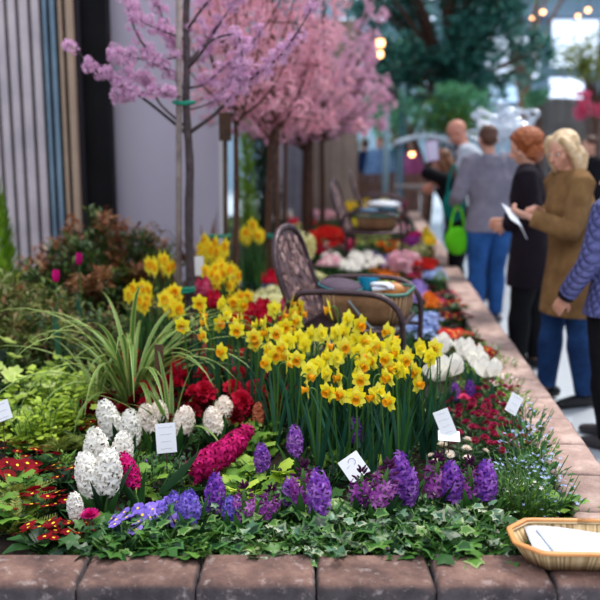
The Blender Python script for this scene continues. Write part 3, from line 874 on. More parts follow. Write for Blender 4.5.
# fences
b0, b1 = px_at(356, 15.2), px_at(432, 15.2)
FEN = pm('fence_brown', ['4a3228', '6b4a3c', '7d5a4a'], .75, noise=5)
def fence(label, x0, x1, Y, h, w, mat, group=None):
    r = thing('board_fence', label, 'fence', ((x0+x1)/2, Y, 0)); c = (x0+x1)/2; t = []; x = x0
    while x < x1-.01: t.append(box(x-c+.006, min(x+w, x1)-c-.006, -.012, .012, .03, h*rv(.985, 1))); x += w
    obj('boards', join(t), mat, r, smooth=False)
    obj('rail', join([box(x0-c, x1-c, .013, .05, h*.25, h*.25+.07), box(x0-c, x1-c, .013, .05, h*.75, h*.75+.07)]), mat, r, smooth=False)
    for s in (x0-c+.05, 0, x1-c-.05): obj('post', box(s-.04, s+.04, .051, .13, 0, h+.03), mat, r, smooth=False)
    return r
fence('low brown board fence closing the far end of the flower bed', b0, b1, 15.2, 1.02, .14, FEN)
fence('grey-brown board fence behind the crowd under the hall windows', px_at(527, 18), px_at(640, 18), 18., 2.45, .22, pm('fence_greybrown', ['54504f', '6d6764', '7d7570'], .75, noise=3))

# lamp post, slim pole, leaning pole
def polething(name, label, cat, px, pytop, Y, r, mat, head=False):
    p = at_y(px, pytop, Y); t = thing(name, label, cat, (p.x, Y, 0))
    obj('pole', tube([(0, 0, 0), (0, 0, p.z)], r, 10), mat, t)
    obj('base', lathe([(r*3, 0), (r*3, .04), (r*1.1, .08)], 14), mat, t)
    if head: obj('lamp_head', lathe([(.02, p.z-.05), (.17, p.z-.02), (.2, p.z+.12), (.12, p.z+.24), (.02, p.z+.28)], 16), LAMPS, t)
    return t
polething('street_lamp', 'pale grey lamp post with a dark round head beyond the bed', 'lamp', 387, 100, 14.6, .05, pm('post_pale', '8aa4ac', .5), True)
polething('metal_pole', 'slim slate-blue pole standing right of the lamp post', 'pole', 403, 84, 14.9, .045, pm('post_slate', '3c6474', .5))
a = at_y(352, 152, 14.6); c = at_y(380, 92, 14.6)
t = thing('leaning_pole', 'pale pole leaning diagonally against the lamp post', 'pole', (a.x-.45, 14.52, 0))
obj('pole', tube([(0, 0, 0), (c.x-a.x+.45, 0, c.z)], .03, 8), pm('pole_pale', '9aa39a', .6), t)
# stall with a curved pale awning
a = at_y(425, 138, 13.2)
t = thing('market_stall', 'stall with a curved pale awning behind the bald man', 'stall', (a.x, 13.3, 0))
V = []; F = []
for i in range(13):
    s = i/12; x = -.42+.84*s; z = a.z+.10*math.sin(PI*s)-.05
    for y in (-.35, .35): V += [(x, y, z), (x, y, z-.05)]
for i in range(12):
    q = 4*i; F += [(q, q+2, q+6, q+4), (q+1, q+5, q+7, q+3), (q, q+4, q+5, q+1), (q+2, q+3, q+7, q+6)]
F += [(0, 1, 3, 2), (48, 50, 51, 49)]
obj('awning', T(V, F), pm('awning_pale', ['a8b8c8', 'c9d4de'], .6, noise=3), t)
for x in (-.38, .38):
    for y in (-.3, .3): obj('leg', tube([(x, y, 0), (x, y, a.z-.06)], .018, 8), FR, t)
obj('counter', box(-.4, .4, -.3, .3, .85, .9), WOODP, t)
# shiny sculpture of bent tubes
CHROME = pm('chrome', 'e4ecf6', .25, metal=.75)
a = at_y(503, 132, 12.6)
t = thing('metal_sculpture', 'shiny silver sculpture of tangled bent tubes above the crowd', 'sculpture', (a.x, 12.6, 0))
obj('pedestal', join([box(-.3, .3, -.3, .3, 0, .9)]), pm('pedestal_dark', '2c3038', .5), t, smooth=False)
obj('stand', tube([(0, 0, .9), (0, 0, a.z-.12)], .03, 8), CHROME, t)
for k in range(20):
    c0 = Vector((rv(-.24, .24), rv(-.15, .15), a.z+.08+rv(-.16, .16))); A = Vector((rv(-1, 1), rv(-.5, .5), rv(-.35, .35))).normalized()*rv(.18, .32); B = Vector((rv(-.4, .4), rv(-1, 1), rv(-1, 1))).normalized()*rv(.06, .16)
    pts = [c0+A*math.cos(u)+B*math.sin(u+rv(-.2, .2)) for u in [i*2*PI/9 for i in range(10)]]
    obj('bent_tube', tube(smoothpts(pts, 3), .021, 8), CHROME, t)
# ------------------------------------------------------------------ people
def remesh(t, voxel, it=4):
    me = mesh('tmp', t, [SKIN]); o = bpy.data.objects.new('tmp', me); COL.objects.link(o)
    m = o.modifiers.new('r', 'REMESH'); m.mode = 'VOXEL'; m.voxel_size = voxel; m.use_smooth_shade = True
    if it:
        s = o.modifiers.new('s', 'SMOOTH'); s.factor = .5; s.iterations = it
    dg = bpy.context.evaluated_depsgraph_get(); dg.update()
    out = bpy.data.meshes.new_from_object(o.evaluated_get(dg)); out.materials.clear()
    bpy.data.objects.remove(o); bpy.data.meshes.remove(me)
    out.polygons.foreach_set('use_smooth', [True]*len(out.polygons))
    return out
SKIN = pm('skin', ['c98f78', 'd9a48c'], .5, noise=6, spec=.4)
SKIN2 = pm('skin_rosy', ['c4826c', 'd2937e'], .5, noise=6, spec=.4)
def IK(a, b, l1, l2, hint):
    a, b = Vector(a), Vector(b); d = b-a; L = min(d.length, (l1+l2)*.995); d.normalize()
    x = (l1*l1-l2*l2+L*L)/(2*L); h = math.sqrt(max(0, l1*l1-x*x)); u = Vector(hint)-d*Vector(hint).dot(d); u.normalize()
    return a+d*x+u*h, a+d*L
def hand(wr, d, palm, s=1.0, curl=.5, thumb=1):
    """five fingered hand. d: direction of the fingers, palm: way the palm faces"""
    d = Vector(d).normalized(); pn = Vector(palm); pn = (pn-d*pn.dot(d)).normalized(); side = d.cross(pn).normalized()*thumb
    ts = [tube([wr-d*.01*s, wr+d*.03*s, wr+d*.06*s, wr+d*.092*s], [(.021*s, .017*s), (.032*s, .016*s), (.040*s, .015*s), (.038*s, .012*s)], 10, up=pn)]
    for k, (o, L) in enumerate([(.030, .070), (.010, .078), (-.010, .073), (-.029, .058)]):
        p = wr+d*.083*s+side*o*s; a = 0; q = [p-d*.02*s]; st = L*s/3; c = curl*(1+.12*k)
        q.append(p)
        for j in range(3):
            a += c*(.7 if j else .5); p = p+(d*math.cos(a)+pn*math.sin(a))*st*(1.25, .95, .8)[j]; q.append(p)
        ts.append(tube(smoothpts(q, 2), [.0095*s]*4+[.0088*s]*3+[.0078*s]*2, 8))
    p = wr+d*.02*s+side*.02*s; q = [p, wr+d*.048*s+side*.046*s+pn*.008*s, wr+d*.075*s+side*.058*s+pn*.022*s, wr+d*.098*s+side*.055*s+pn*.034*s]
    ts.append(tube(smoothpts(q, 2), [.012*s]*3+[.0105*s]*2+[.009*s]*2, 8))
    return join(ts)
def person(label, loc, face, H=1.7, lean=(0, 0), head_turn=0, head_nod=0, head_tilt=0, lw=None, rw=None, lcurl=.4, rcurl=.4, w=1.0, stance=.10, step=0,
           top=None, topmat=None, hem=.5, flare=1.0, trousers=None, shoes=None, hair=None, hairmat=None, skin=None, hood=False, voxel=.009, belly=0, collar=True, cuffs=None, lhd=None, rhd=None, lpalm=None, rpalm=None, bag=None):
    """local frame: y forward, x to the figure's right; lw/rw = wrist targets"""
    k = H/1.7; root = thing('person', label, 'person', loc, face); skin = skin or SKIN
    hipz = .90*k; hip = Vector((0, 0, hipz)); lx, ly = lean
    chest = Vector((lx*.6, ly*.6, 1.24*k)); neck = Vector((lx, ly, 1.43*k)); shz = 1.385*k
    head = neck+Vector((lx*.25, ly*.25+.025*k, .145*k))
    def sh(s): return Vector((lx*.9+s*.165*k*w, ly*.9, shz))
    lt = lw or (-.26, .05, .80*k); rt = rw or (.26, .05, .80*k)
    le, lwp = IK(sh(-1), lt, .285*k, .25*k, (-.5, -1, -.2)); re, rwp = IK(sh(1), rt, .285*k, .25*k, (.5, -1, -.2))
    body = []; coat = []; leg = []; shoe = []
    # torso rings
    spine = [hip+Vector((0, 0, -.09*k)), hip, hip.lerp(chest, .4), chest, Vector((lx*.9, ly*.9, 1.37*k)), neck]
    R0 = [(.15*w, .105), (.165*w, .115), (.140*w, .10+belly), (.165*w, .115), (.13*w, .085), (.055, .055)]
    def tors(g): return tube(smoothpts(spine, 3), [tuple(np.array(R0[min(i//3, 5)])*k*(1-(i % 3)/3)+np.array(R0[min(i//3+1, 5)])*k*((i % 3)/3)+g) for i in range(16)], 20, up=(0, 1, 0))
    body.append(tors(0)); body.append(tube([neck-Vector((0, 0, .05)), neck, head-Vector((0, .01, .05))], [.062*k, .052*k, .05*k], 12))
    for s, e, wp in ((-1, le, lwp), (1, re, rwp)):
        a = sh(s); body.append(tube(smoothpts([a-Vector((s*.04, 0, 0)), a, a.lerp(e, .5), e, e.lerp(wp, .45), wp], 2), [.05*k, .055*k, .056*k, .05*k, .045*k, .042*k, .039*k, .037*k, .034*k, .029*k, .024*k], 12))
        dd = (wp-e).normalized() if (lhd if s < 0 else rhd) is None else Vector(lhd if s < 0 else rhd)
        pp = (lpalm if s < 0 else rpalm) or (-s, .1, -.1)
        body.append(hand(wp, dd, pp, .95*k, lcurl if s < 0 else rcurl, thumb=(1 if s < 0 else -1)*(1 if True else 1)))
        g = .02
        coat.append(tube(smoothpts([a-Vector((s*.07, 0, -.01)), a, a.lerp(e, .5), e, e.lerp(wp, .5), wp-(wp-e).normalized()*.01], 2), [(.06+g)*k]*3+[(.052+g)*k, (.048+g)*k, (.048+g)*k, (.046+g)*k, (.042+g)*k, (.04+g)*k, (.037+g)*k, (.035+g)*k], 14))
    # legs
    for s in (-1, 1):
        fy = step*s; h0 = hip+Vector((s*.085*k*w, 0, -.03)); an = Vector((s*stance*k, fy, .08*k)); kn = h0.lerp(an, .52)+Vector((0, .02, 0))
        prof = [.095, .088, .078, .068, .055, .057, .052, .042, .036]
        pts = smoothpts([h0, h0.lerp(kn, .5), kn, kn.lerp(an, .4), an], 2)
        body.append(tube(pts, [p*k*(w**.5) for p in prof], 14))
        body.append(tube([an+Vector((0, -.05*k, -.035*k)), an+Vector((0, .03*k, -.03*k)), an+Vector((s*.01, .14*k, -.055*k))], [.034*k, .036*k, .024*k], 10))
        leg.append(tube(pts[:-1]+[an+Vector((0, 0, .0))], [p*k*(w**.5)+(.014 if i < 5 else .022) for i, p in enumerate(prof)], 16))
        shoe.append(tube(smoothpts([an+Vector((0, -.085*k, -.045*k)), an+Vector((0, -.04*k, -.035*k)), an+Vector((s*.005, .07*k, -.04*k)), an+Vector((s*.012, .165*k, -.055*k)), an+Vector((s*.013, .19*k, -.06*k))], 2), [(.03*k, .028*k), (.038*k, .036*k), (.04*k, .042*k), (.043*k, .042*k), (.046*k, .036*k), (.046*k, .03*k), (.042*k, .026*k), (.03*k, .02*k), (.012*k, .012*k)], 12, up=(0, 0, 1)))
    leg.append(tube([hip+Vector((0, 0, .06)), hip+Vector((0, 0, -.02)), hip+Vector((0, 0, -.11*k))], [(.162*k*w, .122*k), (.178*k*w, .130*k), (.16*k*w, .12*k)], 18, up=(0, 1, 0)))
    # head
    HM = Matrix.Translation(head)@rz(head_turn)@rx(-head_nod)@ry(head_tilt)@sc(k)
    hd = join([ell((0, -.005, .03), (.076, .095, .088), 16, 12), ell((0, .02, -.035), (.06, .07, .075), 14, 10), ell((0, .062, -.083), (.026, .022, .02), 8, 6),
               tube([(0, .088, .02), (0, .102, -.005), (0, .116, -.022), (0, .094, -.032)], [.008, .010, .014, .009], 8), ell((-.03, .076, .026), (.024, .014, .008), 8, 5), ell((.03, .076, .026), (.024, .014, .008), 8, 5),
               ell((0, .086, -.054), (.022, .011, .006), 10, 5), ell((0, .084, -.064), (.019, .010, .006), 10, 5), ell((-.078, -.005, -.008), (.009, .018, .032), 8, 8), ell((.078, -.005, -.008), (.009, .018, .032), 8, 8), ell((-.045, .06, -.02), (.022, .02, .022), 8, 6), ell((.045, .06, -.02), (.022, .02, .022), 8, 6)])
    body.append(xf(hd, HM))
    obj('body', remesh(join(body), voxel*.72, 3), skin, root)
    for s in (-1, 1):
        obj('eye', xf(join([ell((s*.031, .081, .006), (.011, .008, .0055), 10, 6, 0), ell((s*.031, .087, .006), (.005, .003, .005), 8, 6, 1)]), HM), [pm('eye_white', 'e8e4e0', .2), pm('iris_dark', '2a2018', .2)], root)
    if hair:
        n0, mt = hair, hairmat; hs = []
        if n0 == 'bald': pass
        elif n0 == 'short':
            hs = [ell((0, -.018, .045), (.083, .097, .085), 18, 12), ell((0, -.05, -.005), (.072, .06, .07), 14, 10)]
        elif n0 == 'bob':
            hs = [ell((0, -.018, .045), (.088, .098, .088), 18, 12), ell((0, -.045, -.03), (.088, .075, .10), 16, 10)]
            for s in (-1, 1): hs.append(tube(smoothpts([(s*.04, .05, .10), (s*.080, .035, .05), (s*.094, .01, -.02), (s*.092, -.005, -.09), (s*.07, .0, -.135)], 2), [.022, .026, .03, .032, .034, .034, .032, .028, .018], 10))
            hs.append(tube([(0, -.085, .0), (0, -.10, -.06), (0, -.085, -.14)], [(.075, .03), (.09, .04), (.075, .028)], 12, up=(0, 1, 0)))
        elif n0 == 'long':
            hs = [ell((0, -.018, .045), (.086, .098, .086), 18, 12), tube(smoothpts([(0, -.04, .03), (0, -.075, -.08), (0, -.09, -.2), (0, -.08, -.30)], 2), [(.08, .055), (.095, .06), (.10, .055), (.105, .05), (.10, .045), (.08, .035), (.05, .02)], 14, up=(0, 1, 0))]
            for s in (-1, 1): hs.append(tube(smoothpts([(s*.05, .04, .09), (s*.085, .02, .0), (s*.095, .0, -.12), (s*.08, .01, -.26)], 2), [.02, .026, .03, .032, .032, .028, .016], 10))
        elif n0 == 'curly':
            hs = [ell((0, -.02, .03), (.098, .105, .10), 18, 12), ell((0, -.045, -.045), (.095, .085, .085), 16, 10)]
            for i in range(110):
                a = i*2.4; u = 1-1.55*(i/110); q = math.sqrt(max(0, 1-u*u)); x, y = math.cos(a)*q, math.sin(a)*q
                if y > .45 and u < .55: continue
                hs.append(ell((x*.105, -.025+y*.112, .02+u*.105-(.03 if u < 0 else 0)), (.022, .022, .022), 8, 6))
        if hs: obj('hair', xf_mesh(remesh(join([xf(h, HM) for h in hs]), voxel*.8, 2)), mt, root)
    # clothing
    L = [Vector((0, 0, hem*k))] + ([Vector((0, 0, (hem*k+hipz)/2))] if hem*k < hipz-.1 else []) + spine[1:]
    RR = [(.175*w*flare, .13*flare)] + ([(.172*w*(flare+1)/2, .128*(flare+1)/2)] if hem*k < hipz-.1 else []) + R0[1:-1]+[(.066, .06)]
    g = .028
    coat.append(tube(L, [((a+g)*k, (b+g)*k) for a, b in RR], 24, up=(0, 1, 0)))
    coat.append(tube([neck+Vector((0, 0, -.06*k)), neck+Vector((0, 0, -.005)), neck+Vector((0, .0, .035*k))], [.1*k, .075*k, .068*k], 14))
    if hood: coat += [ell(tuple(neck+Vector((0, -.085*k, -.045*k))), (.115*k, .055*k, .075*k), 14, 10), tube(smoothpts([neck+Vector((-.085*k, .05*k, -.03*k)), neck+Vector((-.1*k, -.05*k, .0)), neck+Vector((0, -.11*k, -.0)), neck+Vector((.1*k, -.05*k, .0)), neck+Vector((.085*k, .05*k, -.03*k))], 3), .028*k, 8)]
    obj(top or 'jacket', remesh(join(coat), voxel, 3), topmat, root)
    if cuffs:
        for e, wp in ((le, lwp), (re, rwp)):
            d = (wp-e).normalized(); obj('cuff', tube([wp-d*.055, wp-d*.0, wp+d*.012], [.056*k, .05*k, .045*k], 14), cuffs, root)
    obj('trousers', remesh(join(leg), voxel, 3), trousers, root)
    for q in shoe: obj('shoe', q, shoes or SHOE, root)
    M = Matrix.Translation(loc)@rz(face)
    return root, M@lwp, M@rwp, M@neck
def xf_mesh(m): return m
SHOE = pm('shoe_black', '141417', .4)
def cloth(name, cols, **k): return pm('cloth_'+name, cols, .85, noise=k.get('noise', 8), bump=k.get('bump', .35), bscale=k.get('bscale', 14), spec=.15)
JEANS = cloth('jeans', ['14305e', '20487e', '2c5a98'])
JEANS2 = cloth('dark_jeans', ['14284c', '1f3c68', '2d5488'])
BLACKC = cloth('black', ['0c0c10', '16161c'])
HOODC = cloth('hoodie_grey', ['5e5a66', '757180', '86828e'])
TANC = cloth('tan_coat', ['66492e', '80603c', '98764c'])
DKC = cloth('dark_coat', ['151018', '221a24'])
TEALC = cloth('teal', ['0c5c58', '127a72'])
WHC = cloth('white_shirt', ['a8b0bc', 'c4cad2'])
NAVY = cloth('navy', ['182440', '22355c'])
LBLUE = cloth('light_blue', ['5c7ca8', '84a4c8'])
PINKC = cloth('pink', ['a04878', 'c06898'])
def quilt():
    m = pm('cloth_quilted_blue', ['4c4f84', '5c5f96', '6c6ea4'], .55, noise=5, spec=.35)
    nt = m.node_tree; N = nt.nodes.new; L = nt.links.new; b = [n for n in nt.nodes if n.type == 'BSDF_PRINCIPLED'][0]
    tc = N('ShaderNodeTexCoord'); s = N('ShaderNodeSeparateXYZ'); L(tc.outputs['Object'], s.inputs[0]); hs = []
    xy = N('ShaderNodeMath'); xy.operation = 'ADD'; L(s.outputs[0], xy.inputs[0]); L(s.outputs[1], xy.inputs[1])
    for op in ('ADD', 'SUBTRACT'):
        a = N('ShaderNodeMath'); a.operation = op; L(xy.outputs[0], a.inputs[0]); L(s.outputs[2], a.inputs[1])
        c = N('ShaderNodeMath'); c.operation = 'MULTIPLY'; c.inputs[1].default_value = 55; L(a.outputs[0], c.inputs[0])
        d = N('ShaderNodeMath'); d.operation = 'SINE'; L(c.outputs[0], d.inputs[0]); e = N('ShaderNodeMath'); e.operation = 'ABSOLUTE'; L(d.outputs[0], e.inputs[0]); 
        f = N('ShaderNodeMath'); f.operation = 'POWER'; f.inputs[1].default_value = .45; L(e.outputs[0], f.inputs[0]); hs.append(f)
    p = N('ShaderNodeMath'); p.operation = 'MULTIPLY'; L(hs[0].outputs[0], p.inputs[0]); L(hs[1].outputs[0], p.inputs[1])
    bp = N('ShaderNodeBump'); bp.inputs['Strength'].default_value = 1; bp.inputs['Distance'].default_value = .02; L(p.outputs[0], bp.inputs['Height']); L(bp.outputs[0], b.inputs['Normal'])
    return m
QUILT = quilt()
HB = pm('hair_blonde', ['b08c60', 'e4c8a0', 'f8e8d0'], .45, noise=30, bump=.5, bscale=50)
HO = pm('hair_auburn', ['5e2e18', '864422', 'a85f34'], .55, noise=30, bump=.5, bscale=60)
HBR = pm('hair_brown', ['3c241a', '5a3726'], .5, noise=30, bump=.4, bscale=60)
HBR2 = pm('hair_long_brown', ['4a2c1c', '6e4428', '8c5a34'], .5, noise=30, bump=.4, bscale=60)
PAPER = pm('paper_white', ['ccd4e0', 'dce2ea'], .6, noise=3)

def put(px, Y): p = at_y(px, 150, Y); return Vector((p.x, Y, 0))
def loc2(target, loc, face): return rz(-face)@(Vector(target)-Vector(loc))
W90 = PI/2      # facing the bed (-x)
# woman in tan coat
L0 = put(578, 5.0); f = 1.75
lwt = at_y(530, 217, 4.86); rwt = at_y(541, 212, 5.02)
P = person('blonde woman in a tan coat holding open papers and a pen, facing the bed', L0, f, 1.58, lean=(0, .05), head_turn=.35, head_nod=.30,
       lw=loc2(lwt, L0, f), rw=loc2(rwt, L0, f), lcurl=.75, rcurl=.9, topmat=TANC, top='coat', hem=.58, flare=1.12, trousers=JEANS2, hair='bob', hairmat=HB, stance=.11, step=.07,
       lpalm=(.5, 0, .8), rpalm=(-.3, 0, -.9))
h = P[1]
o = thing('leaflet', 'open white leaflet held low by the blonde woman', 'leaflet', h+Vector((-.075, -.02, -.01)), 0)
obj('page', xf(join([box(-.085, .0, -.1, .1, 0, .003), xf(box(0, .085, -.1, .1, 0, .003), ry(.5))]), rz(.3)@ry(.55)@rx(.45)), PAPER, o, smooth=False)
h = P[2]; o = thing('pen', 'dark pen in the right hand of the blonde woman', 'pen', h+Vector((-.08, -.03, .01)))
obj('barrel', tube([(-.05, 0, -.04), (.04, 0, .04)], .004, 8), pm('pen_dark', '22202c', .4), o); obj('tip', tube([(-.062, 0, -.05), (-.05, 0, -.04)], [.001, .004], 8), CHROME, o)
# auburn haired woman in dark coat
L0 = put(536, 5.75); f = 1.2
person('woman with curly auburn hair and a long black coat, seen from behind', L0, f, 1.60, lean=(0, .04), head_turn=.5, head_nod=.35, lw=(-.06, .17, .98), rw=(.04, .19, 1.0), lcurl=.7, rcurl=.7,
       topmat=DKC, top='coat', hem=.62, flare=1.05, trousers=BLACKC, hair='curly', hairmat=HO, w=1.05, step=-.05)
# man in grey hoodie
L0 = put(492, 7.3); f = .25
person('man in a grey hooded sweatshirt and blue jeans, seen from behind', L0, f, 1.66, lean=(.0, .04), head_nod=.45, head_turn=-.2, lw=(-.2, .25, 1.02), rw=(.2, .3, 1.05), topmat=HOODC, top='hoodie', hem=.50*1.74/1.7+.3, trousers=JEANS, hair='short', hairmat=HBR, hood=True, w=1.12, stance=.12, step=.06, shoes=pm('shoe_grey', '4a4a50', .5))
# bald man
L0 = put(489, 8.6); f = 1.3
person('bald man in a grey shirt leaning forward over the bed', L0, f, 1.75, lean=(.0, .22), head_nod=.75, head_turn=.1, lw=(-.2, .5, 1.1), rw=(.2, .5, 1.1), topmat=WHC, top='shirt', hem=.85, trousers=NAVY, hair='bald', skin=SKIN2, w=1.1)
# girl with long brown hair holding a tablet
L0 = put(455, 8.0)+Vector((.06, 0, 0)); f = 1.25
P = person('girl with long brown hair in dark clothes, holding up a pale tablet', L0, f, 1.46, lean=(0, .12), head_nod=.3, head_turn=.2, lw=(-.1, .24, 1.22), rw=(.1, .22, 1.12), lcurl=.9, rcurl=.9, topmat=BLACKC, hem=.75, trousers=BLACKC, hair='long', hairmat=HBR2)
a = at_y(432, 151, 7.95)
o = thing('tablet', 'pale pinkish tablet held up by the long-haired girl', 'tablet', a)
obj('case', xf(box(-.06, .06, -.006, .006, -.09, .09), rz(.4)@ry(-.12)), pm('tablet_pink', 'd2b4dc', .4), o, smooth=False)
obj('screen', xf(box(-.05, .05, -.009, -.0061, -.078, .078), rz(.4)@ry(-.12)), pm('screen_pale', 'e6dcf4', .2), o, smooth=False)
# bags
def bag(label, p, r, mats, hz):
    o = thing('shoulder_bag', label, 'bag', p)
    obj('body', ell((0, 0, r[2]), r, 18, 12), mats, o)
    obj('strap', tube(smoothpts([(-r[0]*.6, 0, r[2]*1.6), (-r[0]*.35, .03, hz*.8), (0, .05, hz), (r[0]*.35, .03, hz*.8), (r[0]*.6, 0, r[2]*1.6)], 3), .012, 6), mats, o)
    return o
a = at_y(453, 222, 7.72); bag('teal shoulder bag hanging beside the long-haired girl', a, (.10, .05, .14), TEALC, .5)
a = at_y(457, 255, 7.3); bag('bright lime green bag hanging by the curb beside the grey hoodie man', a, (.11, .06, .12), cloth('lime', ['4cae12', '6cd424']), .42)
# person in quilted jacket at the right edge
L0 = put(627, 4.25); f = .75
hw = at_y(566, 296, 4.22)
P = person('person in blue-violet quilted jacket and black trousers at the right edge', L0, f, 1.46, head_turn=.4, head_nod=.2, lw=loc2(hw, L0, f), rw=(.25, .1, .78), lcurl=.45, topmat=QUILT, hem=.80, flare=1.08, trousers=BLACKC, hair='bob', hairmat=HBR, w=1.25, cuffs=cloth('cuff_black', ['0e0e14', '191922']), shoes=pm('shoe_dk', '3a3538', .6), voxel=.008, lpalm=(.8, .2, 0), step=.05)
# distant visitors
FARP = [((592, 10.0), 1.7, 1.60, BLACKC, NAVY, 'short', HBR, 'distant visitor in dark clothes behind the blonde woman at the right edge'),
        ((568, 13.0), 2.4, 1.65, NAVY, BLACKC, 'short', HBR, 'far visitor in navy between the two coated women, deep in the hall'),
        ((365, 16.6), .4, 1.62, NAVY, BLACKC, 'short', HBR, 'far visitor in navy standing behind the low brown fence, on the left'),
        ((380, 16.4), 2.8, 1.66, LBLUE, JEANS, 'short', HBR2, 'far visitor in pale blue behind the low brown fence'),
        ((414, 16.8), 2.2, 1.60, PINKC, JEANS2, 'long', HBR, 'far visitor in pink behind the right end of the low fence'),
        ((397, 17.3), .9, 1.68, TEALC, BLACKC, 'bob', HBR2, 'far visitor in teal standing right of the lamp post')]
for (px, Y), f, H, tm, tr_, hr, hm, lab in FARP:
    person(lab, put(px, Y), f, H, topmat=tm, hem=.8, trousers=tr_, hair=hr, hairmat=hm, voxel=.018, head_nod=.2)
# ------------------------------------------------------------------ garden chairs
BRZ = pm('bronze_iron', ['2c2024', '46343a', '5c4648'], .42, metal=.35, noise=18, bump=.3, bscale=50, spec=.5)
BRZL = pm('bronze_relief', ['4a3430', '8a6a66', 'b0908c', '5a4240'], .5, metal=.2, spec=.5)
def chair(label):
    t = thing('garden_chair', label, 'chair')
    W, D = .50, .50; hw = W/2
    # recline: back plane runs from (-.20,.34) to (-.36,.84)
    def bp(u, v): return Vector((-.20-.17*v-.02*math.sin(PI*v), u*hw, .34+.50*v))
    arch = [(-1, 0), (-1.0, .3), (-1.0, .6), (-.86, .82), (-.5, .96), (0, 1.0), (.5, .96), (.86, .82), (1.0, .6), (1.0, .3), (1, 0)]
    fr = obj('backrest', tube(smoothpts([bp(u, v) for u, v in arch], 4), .017, 10), BRZ, t)
    # pierced relief panel: thin slab of petals and scrolls
    V = []; F = []; n = 14
    for i in range(n+1):
        v = .06+.90*i/n; w = min(1, math.sqrt(max(0, 1-((v-.55)/.47)**2)) if v > .55 else 1)*.95
        for u in (-w, 0, w):
            p = bp(u, v); V += [p, p+Vector((-.008, 0, -.003))]
    for i in range(n):
        for j in range(2):
            q = i*6+2*j; F += [(q, q+2, q+8, q+6), (q+1, q+7, q+9, q+3)]
    obj('back_panel', T([tuple(p) for p in V], F), pm('bronze_panel', ['3a2a2c', '5a4448', '7c6468'], .5, metal=.3, noise=22), fr)
    lt = petal(1, .5, rise=.15, curl=-.3, cup=-.3, n=3, wide=.5)
    Ms = []
    for i in range(12):
        for j in range(7):
            v = .1+.86*i/12; w = (math.sqrt(max(.02, 1-((v-.55)/.47)**2)) if v > .55 else 1)*.88
            u = -w+2*w*(j+.5*(i % 2))/6.5
            if abs(u) > w: continue
            p = bp(u, v)+Vector((.004, 0, 0)); a = rv(0, 2*PI)
            X = Vector((-.32*math.sin(a), math.cos(a), math.sin(a)))
            Ms.append(frame(X, (1, 0, .3), rv(.055, .075), p))
    obj('relief_leaves', scatter(lt, Ms), BRZL, fr)
    # seat, rails, arms, legs
    seat = [tube([(-.21, y*hw, .36+0.01), (.26, y*hw, .37)], .013, 8) for y in (-1, 1)]+[tube([(x, -hw, z), (x, hw, z)], .013, 8) for x, z in ((-.21, .37), (.26, .37))]
    seat += [tube([(-.21, -hw+W*(i+.5)/9, .372), (.03, -hw+W*(i+.5)/9, .362), (.26, -hw+W*(i+.5)/9, .376)], [(.016, .005)]*3, 8, up=(0, 1, 0)) for i in range(9)]
    obj('seat', join(seat), BRZ, t)
    for s in (-1, 1):
        pts = [(-.235, s*hw, .46), (-.22, s*(hw+.01), .535), (-.12, s*(hw+.015), .555), (.08, s*(hw+.02), .56), (.20, s*(hw+.02), .545), (.272, s*(hw+.015), .49), (.297, s*(hw+.01), .42), (.30, s*hw, .30), (.30, s*hw, .15), (.305, s*hw, 0)]
        obj('armrest', tube(smoothpts(pts, 4), .0145, 10), BRZ, t)
        obj('leg', tube(smoothpts([bp(s, 0), (-.215, s*hw, .2), (-.26, s*hw, 0)], 4), .016, 8), BRZ, t)
        obj('side_rail', tube([(-.21, s*hw, .335), (.30, s*hw, .325)], .010, 8), BRZ, t)
    obj('stretcher', tube([(-.22, -hw, .16), (-.22, hw, .16)], .009, 8), BRZ, t)
    return Kind(t)
CHAIR = chair('nearest dark bronze garden chair with a leafy relief back, brown basket on its seat')
pc = Vector((.250, 3.98, SOIL)); YAW = -.30; CS = .91
t0 = CHAIR.place(pc, YAW, CS)
p = at_z(372, 236, SOIL+.25); pc2 = Vector(((370-300)/FPX*8.0+.02, 8.0, SOIL))
CHAIR.place(pc2, -.2, .98, 'bronze garden chair further back in the bed, holding a dark blue bundle and yellow flowers')
pc3 = Vector(((380-300)/FPX*10.6, 10.6, SOIL))
CHAIR.place(pc3, -.1, .98, 'farthest bronze garden chair, with a white cushion on it, near the end of the bed')
CM = tr(pc)@rz(YAW)@sc(CS)
